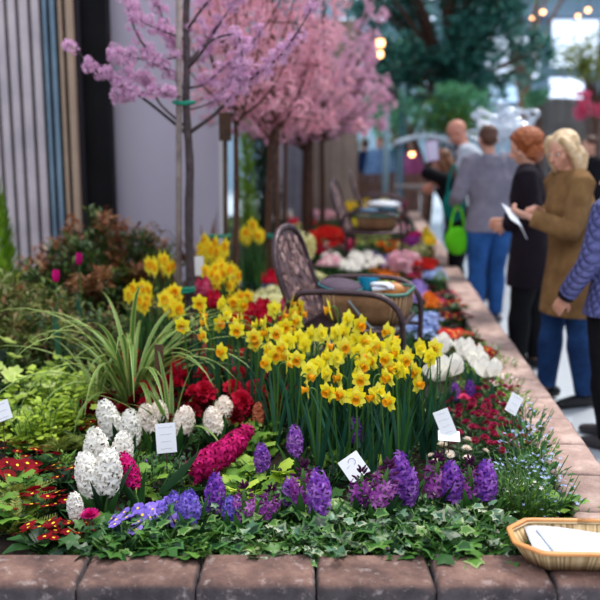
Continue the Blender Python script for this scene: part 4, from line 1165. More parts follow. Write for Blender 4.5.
# trug basket on the chair
BASK = pm('canvas_brown', ['6e4c36', '8d6848', 'a47f5c'], .8, noise=9, bump=.3)
BRIM = pm('rim_green', ['3a6456', '52806e'], .5, noise=10)
def rrect(L, W, r, n=6):
    P = []
    for cx, cy, a0 in ((L/2-r, W/2-r, 0), (-L/2+r, W/2-r, PI/2), (-L/2+r, -W/2+r, PI), (L/2-r, -W/2+r, 1.5*PI)):
        for i in range(n+1): a = a0+PI/2*i/n; P.append((cx+r*math.cos(a), cy+r*math.sin(a)))
    return P
def basket(label, M, L=.42, W=.33, H=.15, hand=True):
    t = thing('basket', label, 'basket'); t.matrix_world = M
    V = []; F = []; levels = [(0, .86, 0), (.3, .92, 1), (.6, .97, 1), (1, 1.0, 0)]; N_ = 0
    for h, s, f in levels:
        P = rrect(L*s, W*s, .07, 10); N_ = len(P)
        for i, (x, y) in enumerate(P): q = 1+.028*math.sin(i*PI*2/2.0+.3)*(i % 2); V.append((x*q, y*q, H*h))
    for l in range(3):
        for i in range(N_): F.append((l*N_+i, l*N_+(i+1) % N_, (l+1)*N_+(i+1) % N_, (l+1)*N_+i))
    o = len(V)
    for h, s in ((1, .96), (.08, .84)):
        for x, y in rrect(L*s, W*s, .07, 10): V.append((x, y, H*h))
    for i in range(N_):
        j = (i+1) % N_
        F += [(3*N_+i, 3*N_+j, o+j, o+i), (o+i, o+j, o+N_+j, o+N_+i)]
    F += [tuple(range(N_))[::-1], tuple(range(o+N_, o+2*N_))]
    b = obj('body', T(V, F), BASK, t)
    st = []
    P = rrect(L, W, .07, 10)
    for i in range(0, N_, 2):
        x, y = P[i]; st.append(tube([(x*.875, y*.875, .003), (x*.965, y*.965, H*.45), (x*1.012, y*1.012, H)], .0035, 5))
    obj('pleats', join(st), pm('canvas_light', ['a88a68', 'b89a78'], .8, noise=9), b)
    obj('rim', tube([(x*1.01, y*1.01, H+.004) for x, y in P+P[:2]], .009, 8, cap=False), BRIM, t)
    if hand:
        hm = pm('handle_grey', ['78848a', '98a4a6'], .4)
        obj('handle', tube(smoothpts([(-.06, -W/2-.012, H*.8), (.03, -W/2-.025, H*.15), (.08, -W/2-.03, -.01), (.2, -W/2-.03, .0), (L/2-.01, -W/2-.01, .02)], 3), .006, 8), hm, t)
    return t
BM = CM@tr(.075, 0, .385)
basket('brown pleated canvas basket with green rim on the seat of the nearest chair', BM)
t = thing('cushion', 'dark mauve padded cushion lying on the left end of the chair basket', 'cushion'); t.matrix_world = BM@tr(-.14, -.03, .155)@ry(.12)
obj('pad', ell((0, 0, .012), (.11, .13, .035), 20, 12), pm('cloth_mauve', ['3a2e3c', '524252'], .8, noise=20), t)
obj('piping', tube([(.11*math.cos(i*PI/12), .13*math.sin(i*PI/12), .012) for i in range(25)], .0045, 6), pm('cloth_teal_piping', '1c7078', .6), t)
t = thing('plant_pot', 'bright blue flared pot standing in the middle of the chair basket', 'pot'); t.matrix_world = BM@tr(-.02, .06, .12)@rx(-.2)
BLUEP = pm('pot_blue', ['1688b4', '20a4cc'], .35, noise=8)
obj('pot', lathe([(.022, 0), (.03, .03), (.055, .075), (.058, .08), (.052, .08), (.03, .035), (.001, .02)], 20), BLUEP, t)
t = thing('garden_gloves', 'pair of pale gloves folded over the back of the chair basket', 'gloves'); t.matrix_world = BM@tr(.03, -.02, .155)
obj('glove', hand(Vector((0, 0, 0)), (.8, .3, .1), (0, 0, -1), .8, .3), PAPER, t); obj('glove', hand(Vector((-.01, .03, .02)), (.8, -.2, .1), (0, 0, -1), .8, .4), PAPER, t)
t = thing('gourd', 'orange-brown gourd lying at the right inside the chair basket', 'vegetable'); t.matrix_world = BM@tr(.12, .02, .13)
obj('fruit', join([ell((0, 0, .02), (.06, .045, .04), 16, 10), ell((-.055, 0, .03), (.03, .022, .02), 12, 8)]), pm('gourd', ['a86a38', 'c48a50'], .5, noise=12), t); obj('stem', tube([(-.08, 0, .03), (-.1, .005, .045)], [.006, .004], 6), WOODD, t)
B2 = tr(pc2)@rz(-.2)@tr(.05, 0, .385)
basket('small basket on the seat of the second chair', B2, .36, .3, .12, False)
t = thing('blanket', 'dark blue-green bundle of cloth in the basket of the second chair', 'cloth'); t.matrix_world = B2@tr(0, 0, .10)
obj('folds', join([ell((rv(-.1, .1), rv(-.08, .08), .02+.02*i), (.09, .08, .03), 14, 8) for i in range(4)]), pm('cloth_bluegreen', ['14303c', '2a5468', '5a80a0'], .8), t)
t = thing('cushion', 'white cushion on the seat of the farthest chair', 'cushion'); t.matrix_world = tr(pc3)@rz(-.1)@tr(.04, 0, .395)
obj('pad', ell((0, 0, .04), (.2, .2, .045), 20, 12), PAPER, t); obj('piping', tube([(.2*math.cos(i*PI/12), .2*math.sin(i*PI/12), .04) for i in range(25)], .006, 6), PAPER, t)

# ------------------------------------------------------------------ wicker tray with papers on the front corner
SLAT = pm('slat_straw', ['a08258', 'c8aa7c', 'e0c89c', '8a6c48'], .6)
RIMO = pm('rim_cane_orange', ['b06a32', 'cc8648', 'd89858'], .4, noise=14, spec=.5)
TX, TY = .757, 2.16
t = thing('wicker_tray', 'eight-sided tray of upright straw-coloured slats with orange cane rims, on the front corner blocks', 'basket', (TX, TY, CAP+.001), -.03)
def octo(L, W, c): return [(L/2-c, W/2), (-L/2+c, W/2), (-L/2, W/2-c), (-L/2, -W/2+c), (-L/2+c, -W/2), (L/2-c, -W/2), (L/2, -W/2+c), (L/2, W/2-c)]
lo, hi = octo(.315, .125, .04), octo(.395, .205, .06); HH = .062
sl = []
for i in range(8):
    a0, a1 = Vector(lo[i]), Vector(lo[(i+1) % 8]); b0, b1 = Vector(hi[i]), Vector(hi[(i+1) % 8]); n = max(3, int((b1-b0).length/.0052))
    for j in range(n):
        u = (j+.5)/n; p = a0.lerp(a1, u); q = b0.lerp(b1, u)
        sl.append(tube([(p.x, p.y, .001), (q.x, q.y, HH)], .0027, 5))
obj('slats', join(sl), SLAT, t)
P = [(x, y) for x, y in lo]
V = [(x*.99, y*.99, .002) for x, y in lo]+[(x*.99, y*.99, .006) for x, y in lo]
obj('bottom', T(V, [tuple(range(8))[::-1], tuple(range(8, 16))]+[(i, (i+1) % 8, 8+(i+1) % 8, 8+i) for i in range(8)]), SLAT, t, smooth=False)
def oring(s, z, r): 
    P = []
    for i in range(8):
        a, b = Vector(hi[i]), Vector(hi[(i+1) % 8]); P += [a.lerp(b, .06), a.lerp(b, .5), a.lerp(b, .94)]
    return tube([(p.x*s[0], p.y*s[1], z) for p in P+P[:2]], r, 8, cap=False)
obj('rim', oring((1.012, 1.02), HH+.001, .0055), RIMO, t)
obj('rim', oring((.985, .97), HH+.002, .005), RIMO, t)
obj('rim', oring((.968, .94), HH-.004, .0035), SLAT, t)
PB = [('blue-grey folder under the white sheets in the wicker tray', pm('folder_blue', '2c6488', .5), (-.03, -.018, .029), -.06, (.22, .105, .002)),
      ('white paper sheet lying lowest of the stack in the wicker tray, turned to the left', PAPER, (.0, .006, .040), -.07, (.30, .155, .0015)),
      ('white paper sheet on top of the stack in the wicker tray', PAPER, (.03, -.002, .046), .08, (.29, .15, .0015))]
for i, (lab, m, c, a, s) in enumerate(PB):
    o = thing('paper_sheet' if i else 'folder', lab, 'paper' if i else 'folder', (TX+c[0], TY+c[1], CAP+c[2]), a)
    n = 10; V = []; F = []
    for k in range(n+1):
        x = (k/n-.5)*s[0]; z = .010*math.sin(PI*k/n*1.3+i)+.004
        V += [(x, -s[1]/2, z), (x, s[1]/2, z), (x, -s[1]/2, z-s[2]), (x, s[1]/2, z-s[2])]
    for k in range(n):
        q = 4*k; F += [(q, q+4, q+5, q+1), (q+2, q+3, q+7, q+6), (q, q+2, q+6, q+4), (q+1, q+5, q+7, q+3)]
    F += [(0, 1, 3, 2), (4*n, 4*n+2, 4*n+3, 4*n+1)]
    obj('sheet', T(V, F), m, o)

# ------------------------------------------------------------------ plant name cards
CARD = pm('card_white', 'eceef2', .5); INK = pm('ink_grey', 'a2a6b2', .6)
def card(label, px, py, Y, w, h, roll=0, pitch=-.25, yaw=0, lines=4, arc=False, stake=True):
    c = at_y(px, py, Y); t = thing('plant_label', label, 'label', (c.x, c.y, SOIL))
    M = tr(0, 0, c.z-SOIL)@rz(yaw)@rx(pitch)@ry(roll)
    k = obj('card', xf(box(-w/2, w/2, -.0008, .0008, -h/2, h/2), M), CARD, t, smooth=False)
    ts = []
    for i in range(lines):
        z = h*.36-h*.72*i/max(1, lines-1); ww = w*rv(.2, .36); pts = [(-ww+2*ww*j/10, -.0012, z+rv(-.0012, .0012)) for j in range(11)]
        ts.append(xf(tube(pts, .0005, 4), M))
    if arc: ts = [xf(tube([(w*.05+w*.16*math.cos(a*.35), -.0012, h*.22+w*.16*math.sin(a*.35)) for a in range(-4, 9)], .0012, 5), M), xf(tube([(-w*.3, -.0012, h*.1), (-w*.1, -.0012, h*.14)], .0006, 4), M)]
    if ts: obj('writing', join(ts), INK, k)
    if stake: obj('stake', tube([(0, .004, 0), tuple((M@Vector((0, .003, 0))))], .0022, 5), WOODD, t)
    return t
card('upright white name card among the white hyacinths', 166, 438, 2.78, .066, .098, roll=-.06, yaw=.1)
card('tilted white name card with a small curved mark, behind the purple hyacinths', 354, 467, 2.62, .072, .078, roll=-.6, pitch=-.5, yaw=0, arc=True)
card('white name card leaning left between daffodils and daisies', 445, 423, 2.95, .055, .095, roll=-.42, pitch=-.4, yaw=-.2)
card('second white card lying flat below the leaning one', 449, 436, 2.93, .075, .05, roll=.1, pitch=-1.1, yaw=0, lines=0)
card('white name card at the right rim of the bed beside the crimson daisies', 514, 404, 3.15, .05, .075, roll=.6, pitch=-.3, yaw=.3, lines=3)
card('white name card half out of view at the left edge', 2, 411, 3.0, .06, .07, roll=-.35, pitch=-.35, lines=3)
card('white card behind the young cherry trunk', 199, 266, 4.9, .05, .11, roll=0, pitch=-.1, lines=0)
for lab, px, py, Y, w, h in [('dark brown wooden marker plate in front of the striped leaves', 159, 357, 3.35, .034, .10)]:
    c = at_y(px, py, Y); t = thing('plant_marker', lab, 'marker', (c.x, c.y, SOIL))
    obj('plate', box(-w/2, w/2, -.004, .004, c.z-SOIL-h/2, c.z-SOIL+h/2), WOODD, t, smooth=False); obj('stake', tube([(0, .007, 0), (0, .007, c.z-SOIL)], .004, 6), WOODD, t)

# ------------------------------------------------------------------ cherry trees
def P3(pts, Y): return [at_y(q[0], q[1], Y+(q[2] if len(q) > 2 else 0)) for q in pts]
PKF = petalmat('blossom_lilac_pink', 'c088b8', 'd6a4cc', 'e8c4dc')
PKB = petalmat('blossom_salmon_pink', 'e09cb2', 'eeb6c6', 'f8d8de')
PKC = petalmat('blossom_mauve', 'd09abc', 'e4b4cc', 'f2d0de')
Y1 = 4.6
base = at_y(192, 360, Y1); base.z = SOIL
tk = [base]+P3([(191, 300), (189, 220), (190, 170), (188, 134), (186, 100), (187, 62), (186, 20), (188, -30), (185, -110)], Y1)
br = [(P3([(187, 134), (168, 118, -.05), (140, 96, -.15), (118, 84, -.2), (95, 70, -.25), (72, 44, -.3)], Y1), .010, .52),
      (P3([(187, 128), (160, 104, .1), (150, 85, .1), (128, 70, .1), (113, 52, .15)], Y1), .008, .3),
      (P3([(187, 92), (165, 68, -.1), (140, 40, -.2), (128, 8, -.2), (118, -30, -.2)], Y1), .009, .15),
      (P3([(187, 62), (172, 40, .1), (160, 10, .1), (150, -30, .1)], Y1), .009, .1),
      (P3([(187, 55), (160, 60, -.1), (135, 58, -.2), (116, 52, -.2)], Y1), .007, .15),
      (P3([(189, 133), (215, 114, -.1), (240, 88, -.2), (262, 70, -.25), (280, 56, -.3), (300, 28, -.35), (322, -10, -.35)], Y1), .011, .22),
      (P3([(188, 62), (205, 45, .1), (215, 30, .1), (235, 0, .1), (250, -35, .1)], Y1), .011, .1),
      (P3([(188, 68), (200, 55, -.1), (212, 40, -.2), (238, 36, -.3), (242, 68, -.32), (236, 84, -.32)], Y1), .009, .45),
      (P3([(187, 88), (205, 84, .15), (226, 66, .2), (246, 50, .2), (262, 30, .2)], Y1), .008, .2),
      (P3([(187, 110), (208, 104, .1), (228, 88, .15), (236, 60, .15)], Y1), .006, .3),
      (P3([(187, 30), (205, 5, -.1), (230, -20, -.1), (260, -50, -.1)], Y1), .008, .0),
      (P3([(187, 40), (160, 30, .0), (140, 20, .1), (125, 0, .1)], Y1), .007, .2),
      (P3([(187, 100), (175, 95, -.1), (160, 90, -.2), (130, 95, -.2), (118, 100, -.2)], Y1), .006, .3)]
cherry('young cherry tree with a slim grey trunk, nearest of the row, lilac-pink blossom', base, tk, br, .023, PKF, dens=32, per=15, cr=.042)
def stake(label, px0, px1, pytop, Y, r, mat, ties, square=False, tieto=8, pyb=330):
    b = at_y(px0, pyb, Y); b.z = SOIL; tp_ = at_y(px1, pytop, Y); t = thing('tree_stake', label, 'stake', b)
    q = tp_-b
    obj('pole', tube([(0, 0, 0), tuple(q*.5), tuple(q)], r, 10), mat, t)
    if square: obj('head_block', box(q.x-.036, q.x+.036, q.y-.03, q.y+.03, q.z-.15, q.z+.02), mat, t, smooth=False)
    for py, dx in ties:
        c = at_y(px0+(px1-px0)*((pyb-py)/(pyb-pytop)), py, Y)-b; dxw = dx/FPX*Y
        L = []
        for k in range(3):
            z = c.z+rv(-.012, .012)
            L.append(tube([(c.x+dxw/2+(abs(dxw)/2+.03)*math.cos(a*PI/7), c.y+.022*math.sin(a*PI/7)*1.3, z+.004*math.sin(a+k)) for a in range(15)], .006, 5))
        obj('tie', join(L), TIE, t)
    return t
stake('pale round pole tied to the nearest young cherry trunk', 179, 179, -60, 4.55, .016, WOODP, [(102, 10), (290, 10)], pyb=372)
def small_tree(label, px0, px1, pyb, Y, rad, mats, fork=2.0, crown=(.55, 1.6), nb=11, bark=BARKB, per=10, bs=1.15, seed=0, dens=13):
    base = at_y(px0, 330, Y); base.z = SOIL
    f = at_y(px1, 130, Y); x1 = f.x
    fz = SOIL+fork-.8
    tk = [base, Vector(((base.x+x1)/2+rv(-.015, .015), Y, (SOIL+fz)/2)), Vector((x1, Y, fz)), Vector((x1+.02, Y, fz+.6)), Vector((x1, Y, fz+crown[1]))]
    br = []
    for i in range(nb):
        a = i*2.4+seed; z0 = fz+rv(-.1, .75)*(i/nb)+.0; r = crown[0]*rv(.7, 1.1); dz = rv(.35, 1.0)+(.4 if i % 3 == 0 else 0)
        s = Vector((x1, Y, z0)); d = Vector((math.cos(a)*r, math.sin(a)*r, 0))
        br.append(([s, s+d*.45+Vector((0, 0, dz*.25)), s+d*.8+Vector((0, 0, dz*.6)), s+d+Vector((0, 0, dz))], rad*.5, .12))
        if i % 2: br.append(([s+d*.45+Vector((0, 0, dz*.25)), s+d*.9+Vector((.1, 0, dz*.2)), s+d*1.15+Vector((0, .1, dz*.1))], rad*.3, .1))
    return cherry(label, base, tk, br, rad, mats, dens=dens, per=per, bs=bs*1.1, cr=.075, bark=bark, skip=.05)
small_tree('second cherry tree of the row, thin dark trunk beside a square-headed stake, salmon-pink blossom', 233, 236, 300, 5.6, .019, PKB, fork=2.05, crown=(.5, 1.6), nb=16)
stake('dark square-headed stake beside the second cherry tree', 226, 225, 116, 5.45, .015, WOODD, [(237, -12), (280, 8)], square=True)
small_tree('third cherry tree of the row, brown trunk left of the bronze chair, dense salmon-pink crown', 268, 271, 300, 6.6, .026, PKB, fork=1.95, crown=(.48, 1.6), nb=20, seed=1, bs=1.3)
stake('brown pole tied to the third cherry trunk', 277, 277, 128, 6.5, .022, BARKB, [(236, -6)])
small_tree('fourth cherry tree, thin trunk right behind the third, salmon-pink crown', 284, 286, 280, 8.0, .02, PKB, fork=2.0, crown=(.6, 1.8), nb=20, seed=2, bs=1.4)
small_tree('fifth cherry tree with a stout trunk among mauve-pink blossom', 305, 306, 250, 9.0, .04, PKC, fork=1.95, crown=(.75, 2.2), nb=24, seed=3, bs=1.6)
stake('brown stake beside the stout fifth cherry trunk', 311, 311, 140, 8.9, .025, BARKB, [])
small_tree('sixth cherry tree, farthest of the row, mauve-pink crown against the dark tree', 322, 322, 240, 10.4, .035, PKC, fork=2.0, crown=(.72, 2.3), nb=24, seed=4, bs=1.7)

# ------------------------------------------------------------------ shrubs and large foliage plants on the left
def bed(px, py, z=SOIL-.01): return at_z(px, py, z)
SHG = pm('leaf_shrub', ['1a3218', '345022', '5a7430', '84883c'], .45, .25)
SHR = pm('leaf_reddish', ['5e3422', '8c5434', 'b07c54', '6a6c34'], .45, .3)
SHC = pm('leaf_cream_green', ['38502a', '70803c', 'a8a870', '90583c'], .45, .3)
b = at_y(108, 250, 5.4); b.z = SOIL-.01
shrub('andromeda_shrub', 'large bushy shrub with red-brown new leaves before the dark curtain', .50, .74, 60, 95, .065, [SHG, SHR], .6, loc=b)
b = at_y(62, 250, 4.9); b.z = SOIL-.01
shrub('andromeda_shrub', 'dark green shrub with a few reddish tips under the board wall', .32, .6, 30, 85, .06, [SHG, SHR], .35, loc=b)
b = at_y(145, 250, 5.2); b.z = SOIL-.01
shrub('andromeda_shrub', 'low shrub with warm brown tips right of the large one', .26, .6, 22, 80, .06, [SHG, SHR], .6, loc=b)
b = at_y(22, 300, 4.3); b.z = SOIL-.01
shrub('variegated_shrub', 'shrub with cream and coppery leaves at the left edge below the conifer', .30, .55, 28, 80, .055, [SHG, SHC], .8, loc=b)
b = at_y(-45, 250, 4.9); b.z = SOIL-.01
shrub('andromeda_shrub', 'leafy shrub just beyond the left edge of the view', .35, .6, 14, 40, .06, [SHG, SHR], .5, loc=b)
b = at_y(-20, 300, 5.4); b.z = SOIL-.01
shrub('andromeda_shrub', 'red-tipped shrub behind the lime conifer at the left edge', .35, .55, 14, 40, .06, [SHG, SHR], .7, loc=b)
for i, (px, Y, lab) in enumerate([(100, 4.35, 'low green shrub between the big shrub and the striped leaves'), (150, 4.5, 'low green shrub left of the yellow daffodils beside the trunk'), (62, 4.1, 'low green shrub above the pale hellebore')]):
    b = at_y(px, 300, Y); b.z = SOIL-.01
    shrub('leafy_shrub', lab, .24, .36, 14, 45, .05, [SHG, SHC], .35, loc=b)
# bronze sword-leaved plant
b = at_y(206, 280, 5.9); b.z = SOIL
o = strappy(24, .72, .03, 'bronze sword-leaved plant in front of the pale panel', (pm('leaf_bronze', ['5c3830', '7c5044', '96685a'], .5, .2),)*2, el=(1.15, 1.5), droop=(.1, .5), name='bronze_flax'); o.location = b
b = at_z(133, 432, SOIL)
o = strappy(54, .82, .0165, 'large clump of arching green and cream striped strap leaves left of the trunk', droop=(1.3, 3.1), el=(.95, 1.5)); o.location = (b.x*3.6/3.2+.04, 3.6, SOIL)
b = at_y(75, 380, 3.35)
o = strappy(16, .42, .013, 'smaller tuft of striped strap leaves left of the large clump', droop=(.8, 2.2)); o.location = (b.x, 3.7, SOIL)
b = at_y(162, 380, 3.05)
o = strappy(11, .42, .015, 'few broad striped strap leaves at the right foot of the large clump', droop=(.4, 1.6)); o.location = (b.x, 3.25, SOIL)

# ------------------------------------------------------------------ flowers in the front rows
def place_rows(lst, fmt=None): pass
def head(kind, px, py, h, label, s=1.0, tilt=0, az=0, Yadd=0, group=None):
    """place a plant so that its flower centre (height h above soil) meets a spot in the bed"""
    p = at_z(px, py, SOIL+h*s); 
    rot = (0, 0, rv(0, 6.28)) if not tilt else None
    if tilt:
        M = rz(az)@ry(tilt)@rz(rv(0, 6)); e = M.to_euler(); off = M@Vector((0, 0, h*s))
        return kind.place((p.x-off.x, p.y-off.y, SOIL-.005), tuple(e), s, label, group)
    return kind.place((p.x, p.y, SOIL-.005), rot, s, label, group)
def order_words(n): return ['leftmost', 'second from left', 'third from left', 'fourth from left', 'fifth from left', 'sixth from left', 'seventh from left', 'eighth from left', 'ninth from left', 'tenth from left', 'eleventh from left', 'twelfth from left'][:n]
pur = [(174, 502, HY_B, .85), (163, 511, HY_B, .75), (189, 503, HY_B, 1.0), (215, 491, HY_P, .95), (244, 499, HY_M, .95), (270, 499, HY_M, .9), (303, 480, HY_M, 1.12), (319, 491, HY_P, 1.1), (361, 484, HY_M, 1.0), (385, 480, HY_M, 1.2), (399, 474, HY_P, 1.2), (408, 484, HY_P, 1.0), (437, 472, HY_M, 1.15), (452, 480, HY_P, 1.05), (470, 476, HY_M, 1.1), (486, 480, HY_P, 1.05), (231, 505, HY_B, .8), (290, 490, HY_P, .8)]
near = ['pale blue-violet hyacinth in the middle of the violet cluster under the fallen crimson ones', 'small low blue-violet hyacinth left in the violet cluster', 'blue-violet hyacinth at the right end of the pale violet cluster, above the ivy', 'purple hyacinth just below the tip of the fallen crimson hyacinths', 'small red-purple hyacinth right of the purple one over the ivy', 'red-purple hyacinth below the yellow-green lobed leaves',
        'tall red-purple hyacinth left in the central pair', 'purple hyacinth right in the central pair', 'purple hyacinth in front of the tilted curved-mark card', 'tall red-purple hyacinth right of the curved-mark card', 'tall violet hyacinth in the middle of the right-hand group', 'low violet hyacinth with drooping florets in the right-hand group',
        'red-purple hyacinth below the leaning name card', 'purple hyacinth left of the last pair near the daisies', 'sparse red-purple hyacinth with dark buds under the white daisy', 'rightmost purple hyacinth of the front row', 'tiny blue-violet hyacinth between two larger ones on the left', 'short purple hyacinth half hidden behind the central pair']
for (px, py, k, s), lab in zip(pur, near): head(k, px, py, .15, lab, s, tilt=rv(.02, .18), az=rv(0, 6), group='purple hyacinths along the front')
for px, py, k, s, lab in [(262, 457, HY_P, .85, 'single purple hyacinth above the yellow-green lobed leaves'), (295, 440, HY_P, .9, 'purple hyacinth at the left foot of the daffodil clump'), (356, 431, HY_P, .9, 'purple hyacinth under the middle of the daffodil clump'),
                          (455, 391, HY_P, .7, 'small violet hyacinth left of the pink ball flower'), (470, 388, HY_P, .7, 'small violet hyacinth behind the pink ball flower'),
                          (258, 412, HY_C, .85, 'small coral hyacinth left of the daffodil leaves'), (266, 398, HY_C, .7, 'fading coral hyacinth bud behind the first coral one')]:
    head(k, px, py, .15, lab, s, tilt=.06, az=rv(0, 6))
wh = [(108, 413, 1.0, 'white hyacinth leaning left, leftmost of the back white row', HY_W, .3, PI), (130, 425, .95, 'white hyacinth standing in front of the back white row', HY_W, .05, 0), (146, 412, .95, 'white hyacinth directly left of the upright name card', HY_WP, .1, PI), (159, 408, .9, 'white hyacinth behind the upright name card', HY_WP, .05, 0),
      (185, 413, .95, 'creamy white hyacinth right of the upright name card', HY_WP, .2, 0), (212, 414, .9, 'left of the two front white hyacinths below the crimson azaleas', HY_WP, .15, PI), (224, 404, .95, 'tallest creamy hyacinth of the trio below the crimson azaleas', HY_WP, .1, 0), (236, 396, .75, 'small creamy hyacinth at the back right of the trio', HY_WP, .2, 0),
      (96, 447, 1.05, 'big white hyacinth, top of the left white clump', HY_W, .06, PI), (88, 470, 1.0, 'white hyacinth at the lower left of the white clump', HY_W, .2, PI), (108, 468, 1.05, 'white hyacinth at the lower right of the white clump', HY_W, .1, 0), (122, 448, .95, 'white hyacinth behind the magenta one', HY_W, .15, 0), (75, 503, .6, 'single small white hyacinth beside the magenta ball flower', HY_W, .1, PI)]
for px, py, s, lab, k, tl, az in wh: head(k, px, py, .16, lab, s*1.1, tilt=tl, az=az, group='white hyacinths on the left')
head(HY_G, 127, 464, .165, 'magenta hyacinth leaning against the white clump', .95, tilt=.35, az=2.6)
p = at_z(160, 488, SOIL+.04); HY_GR.place((p.x, p.y, SOIL+.02), tuple((rz(.35)@ry(1.08)).to_euler()), 1.2, 'crimson-magenta hyacinth fallen sideways, lower left of the flopped pair')
p = at_z(196, 480, SOIL+.04); HY_GR.place((p.x-.04, p.y+.06, SOIL-.02), tuple((rz(.55)@ry(.95)).to_euler()), 1.15, 'crimson-magenta hyacinth fallen sideways, upper right of the flopped pair')
p = at_z(186, 478, SOIL+.04); HY_G.place((p.x-.03, p.y+.0, SOIL-.03), tuple((rz(.45)@ry(1.0)).to_euler()), .9, 'magenta hyacinth squeezed between the two fallen crimson ones')
head(RAN, 90, 514, .12, 'round magenta ball flower low beside the small white hyacinth', .8)
head(RANP, 464, 397, .12, 'round hot pink ball flower among the crimson daisies', 1.0)
# blue violet primroses front left
for px, py, s  , lab in [(127, 507, .82, 'blue-violet primrose with yellow eyes above the ivy, left one'), (150, 499, .8, 'blue-violet primrose right behind the first one'), (172, 500, 1.0, 'pale violet primrose, left in the violet cluster under the fallen hyacinths')]:
    p = at_z(px, py, SOIL+.13); PR_P.place((p.x, p.y, SOIL+.035), rv(0, 6), s, lab)
dr = [(40, 448, 1.0, 0, 'dark red primrose plant at the centre left, upper one'), (8, 462, 1.05, 1, 'dark red primrose plant cut by the left edge'), (62, 465, 1.0, 0, 'dark red primrose plant left of the white clump'), (38, 492, 1.05, 1, 'dark red primrose plant in the middle of the lower left patch'), (64, 492, .9, 0, 'dark red primrose plant touching the white clump from the left'),
      (42, 522, 1.0, 0, 'dark red primrose plant nearest the stone edge'), (70, 524, .9, 1, 'dark red primrose plant right at the stone edge beside the magenta ball'), (84, 402, .9, 0, 'dark red primrose plant behind the golden foliage'), (92, 420, .85, 1, 'dark red primrose plant above the white clump'), (12, 440, .8, 0, 'dark red primrose plant below the white card at the left edge')]
for px, py, s, v, lab in dr: head(PR_D[v], px, py, .085, lab, s, group='dark red primroses at the left')
# azaleas and reds
az = [(205, 352, 1.0, AZ_C), (228, 372, 1.1, AZ_C), (188, 378, 1.0, AZ_C), (210, 388, 1.0, AZ_D), (244, 385, .9, AZ_D), (178, 350, .9, AZ_D), (158, 345, .8, AZ_D), (236, 350, .9, AZ_C), (170, 392, .8, AZ_D), (252, 398, .7, AZ_D), (262, 312, .95, AZ_C), (240, 318, .8, AZ_C), (292, 308, .7, AZ_H), (283, 296, .6, AZ_H), (212, 300, .7, AZ_H), (165, 290, .7, AZ_R), (135, 350, .7, AZ_R), (150, 372, .8, AZ_D), (285, 275, .7, AZ_C), (262, 285, .6, AZ_R), (190, 330, .8, AZ_H), (120, 395, .8, AZ_D), (205, 325, .8, AZ_R), (270, 335, .8, AZ_C)]
cn = {AZ_C: 'crimson double', AZ_D: 'dark red double', AZ_H: 'hot pink double', AZ_R: 'scarlet double'}
for px, py, s, k in az:
    p = at_z(px, py, SOIL+.19*s); front_ = p.y < 3.6
    k.place((p.x, p.y, SOIL-.01), rv(0, 6), s*1.15, cn[k]+(' azalea blooms behind the white hyacinths' if front_ else ' blooms glowing between trunk and daffodils'), cn[k]+(' blooms behind the white hyacinths' if front_ else ' blooms beyond the daffodils'))
# daisies
for i, (px, py, s, v) in enumerate([(478, 398, 1.0, 0), (500, 390, .9, 0), (488, 415, 1.05, 0), (472, 425, 1.0, 0), (502, 432, .95, 0), (478, 440, .9, 0), (462, 408, .9, 0), (462, 445, .9, 1), (494, 380, .9, 1), (448, 458, .8, 1), (505, 410, .9, 0), (508, 445, .8, 0)]):
    head(BEL[v], px, py, .08, ('crimson pompon daisy plant near the right rim of the bed', 'white pompon daisy plant mixed in with the crimson ones')[v], s, group=('crimson pompon daisies', 'white pompon daisies')[v])
# white tulips
for px, py, s, lab in [(437, 372, 1.0, 'broad white tulip, front left of the white group'), (449, 366, 1.1, 'large white tulip beside the broad one'), (470, 352, 1.0, 'tall white tulip in the middle of the group'), (464, 345, .85, 'white tulip at the back of the group'), (488, 368, 1.0, 'white tulip at the right end of the group'), (440, 347, .8, 'small white tulip behind the left pair'), (478, 360, .9, 'white tulip leaning between the tall and the right one')]:
    head(TU_W, px, py, .2, lab, s, tilt=.08, az=rv(0, 6))
for px, py, Y, lab in [(79, 258, 4.3, 'single magenta tulip standing before the large shrub'), (56, 275, 3.9, 'slim magenta tulip bud left of the single tulip')]:
    p = at_y(px, py, Y); TU_M.place((p.x, p.y, SOIL), 0, (.55, .55, (p.z-SOIL)/.36), lab)
# daffodils
def daff(px, py, s=1.0, face=None):
    """main clump: rows further from the stone edge stand further back"""
    Y = 2.72+(405-py)*.0088+rv(-.04, .04); p = at_y(px, py, Y); k = R.choice(DAFF)
    a = face if face is not None else rv(-PI/2-1.8, -PI/2+1.8)
    sc_ = (p.z-SOIL)/.37
    return k.place((p.x-.03*math.cos(a), p.y-.03*math.sin(a), SOIL-.005), a, (sc_*.25+.66, sc_*.25+.66, sc_), 'x')
main = [(337, 317), (349, 322), (356, 330), (333, 333), (343, 341), (352, 340), (361, 343), (324, 338), (390, 327), (372, 337), (381, 345), (392, 345), (370, 352), (383, 353), (394, 355), (317, 352), (325, 360), (332, 358), (340, 360), (350, 363), (357, 358), (345, 372), (354, 372), (378, 365), (386, 372), (392, 362), (402, 365), (365, 381), (372, 383), (398, 374), (383, 392), (392, 398), (381, 400), (412, 352), (405, 358), (408, 370), (414, 378), (304, 345), (299, 362), (306, 372), (322, 378), (330, 387), (336, 393), (346, 388), (353, 394), (300, 378), (312, 385), (290, 352), (285, 345), (389, 336), (398, 385), (404, 349), (424, 352), (436, 346), (428, 362), (419, 368), (360, 368), (316, 368), (366, 349), (343, 327), (356, 402), (362, 392)]
for px, py in main:
    o = daff(px+rv(-3, 3), py+rv(-3, 3)); o['label'] = 'yellow daffodil in the tall clump in front of the bronze chair'; o['group'] = 'daffodils in front of the bronze chair'
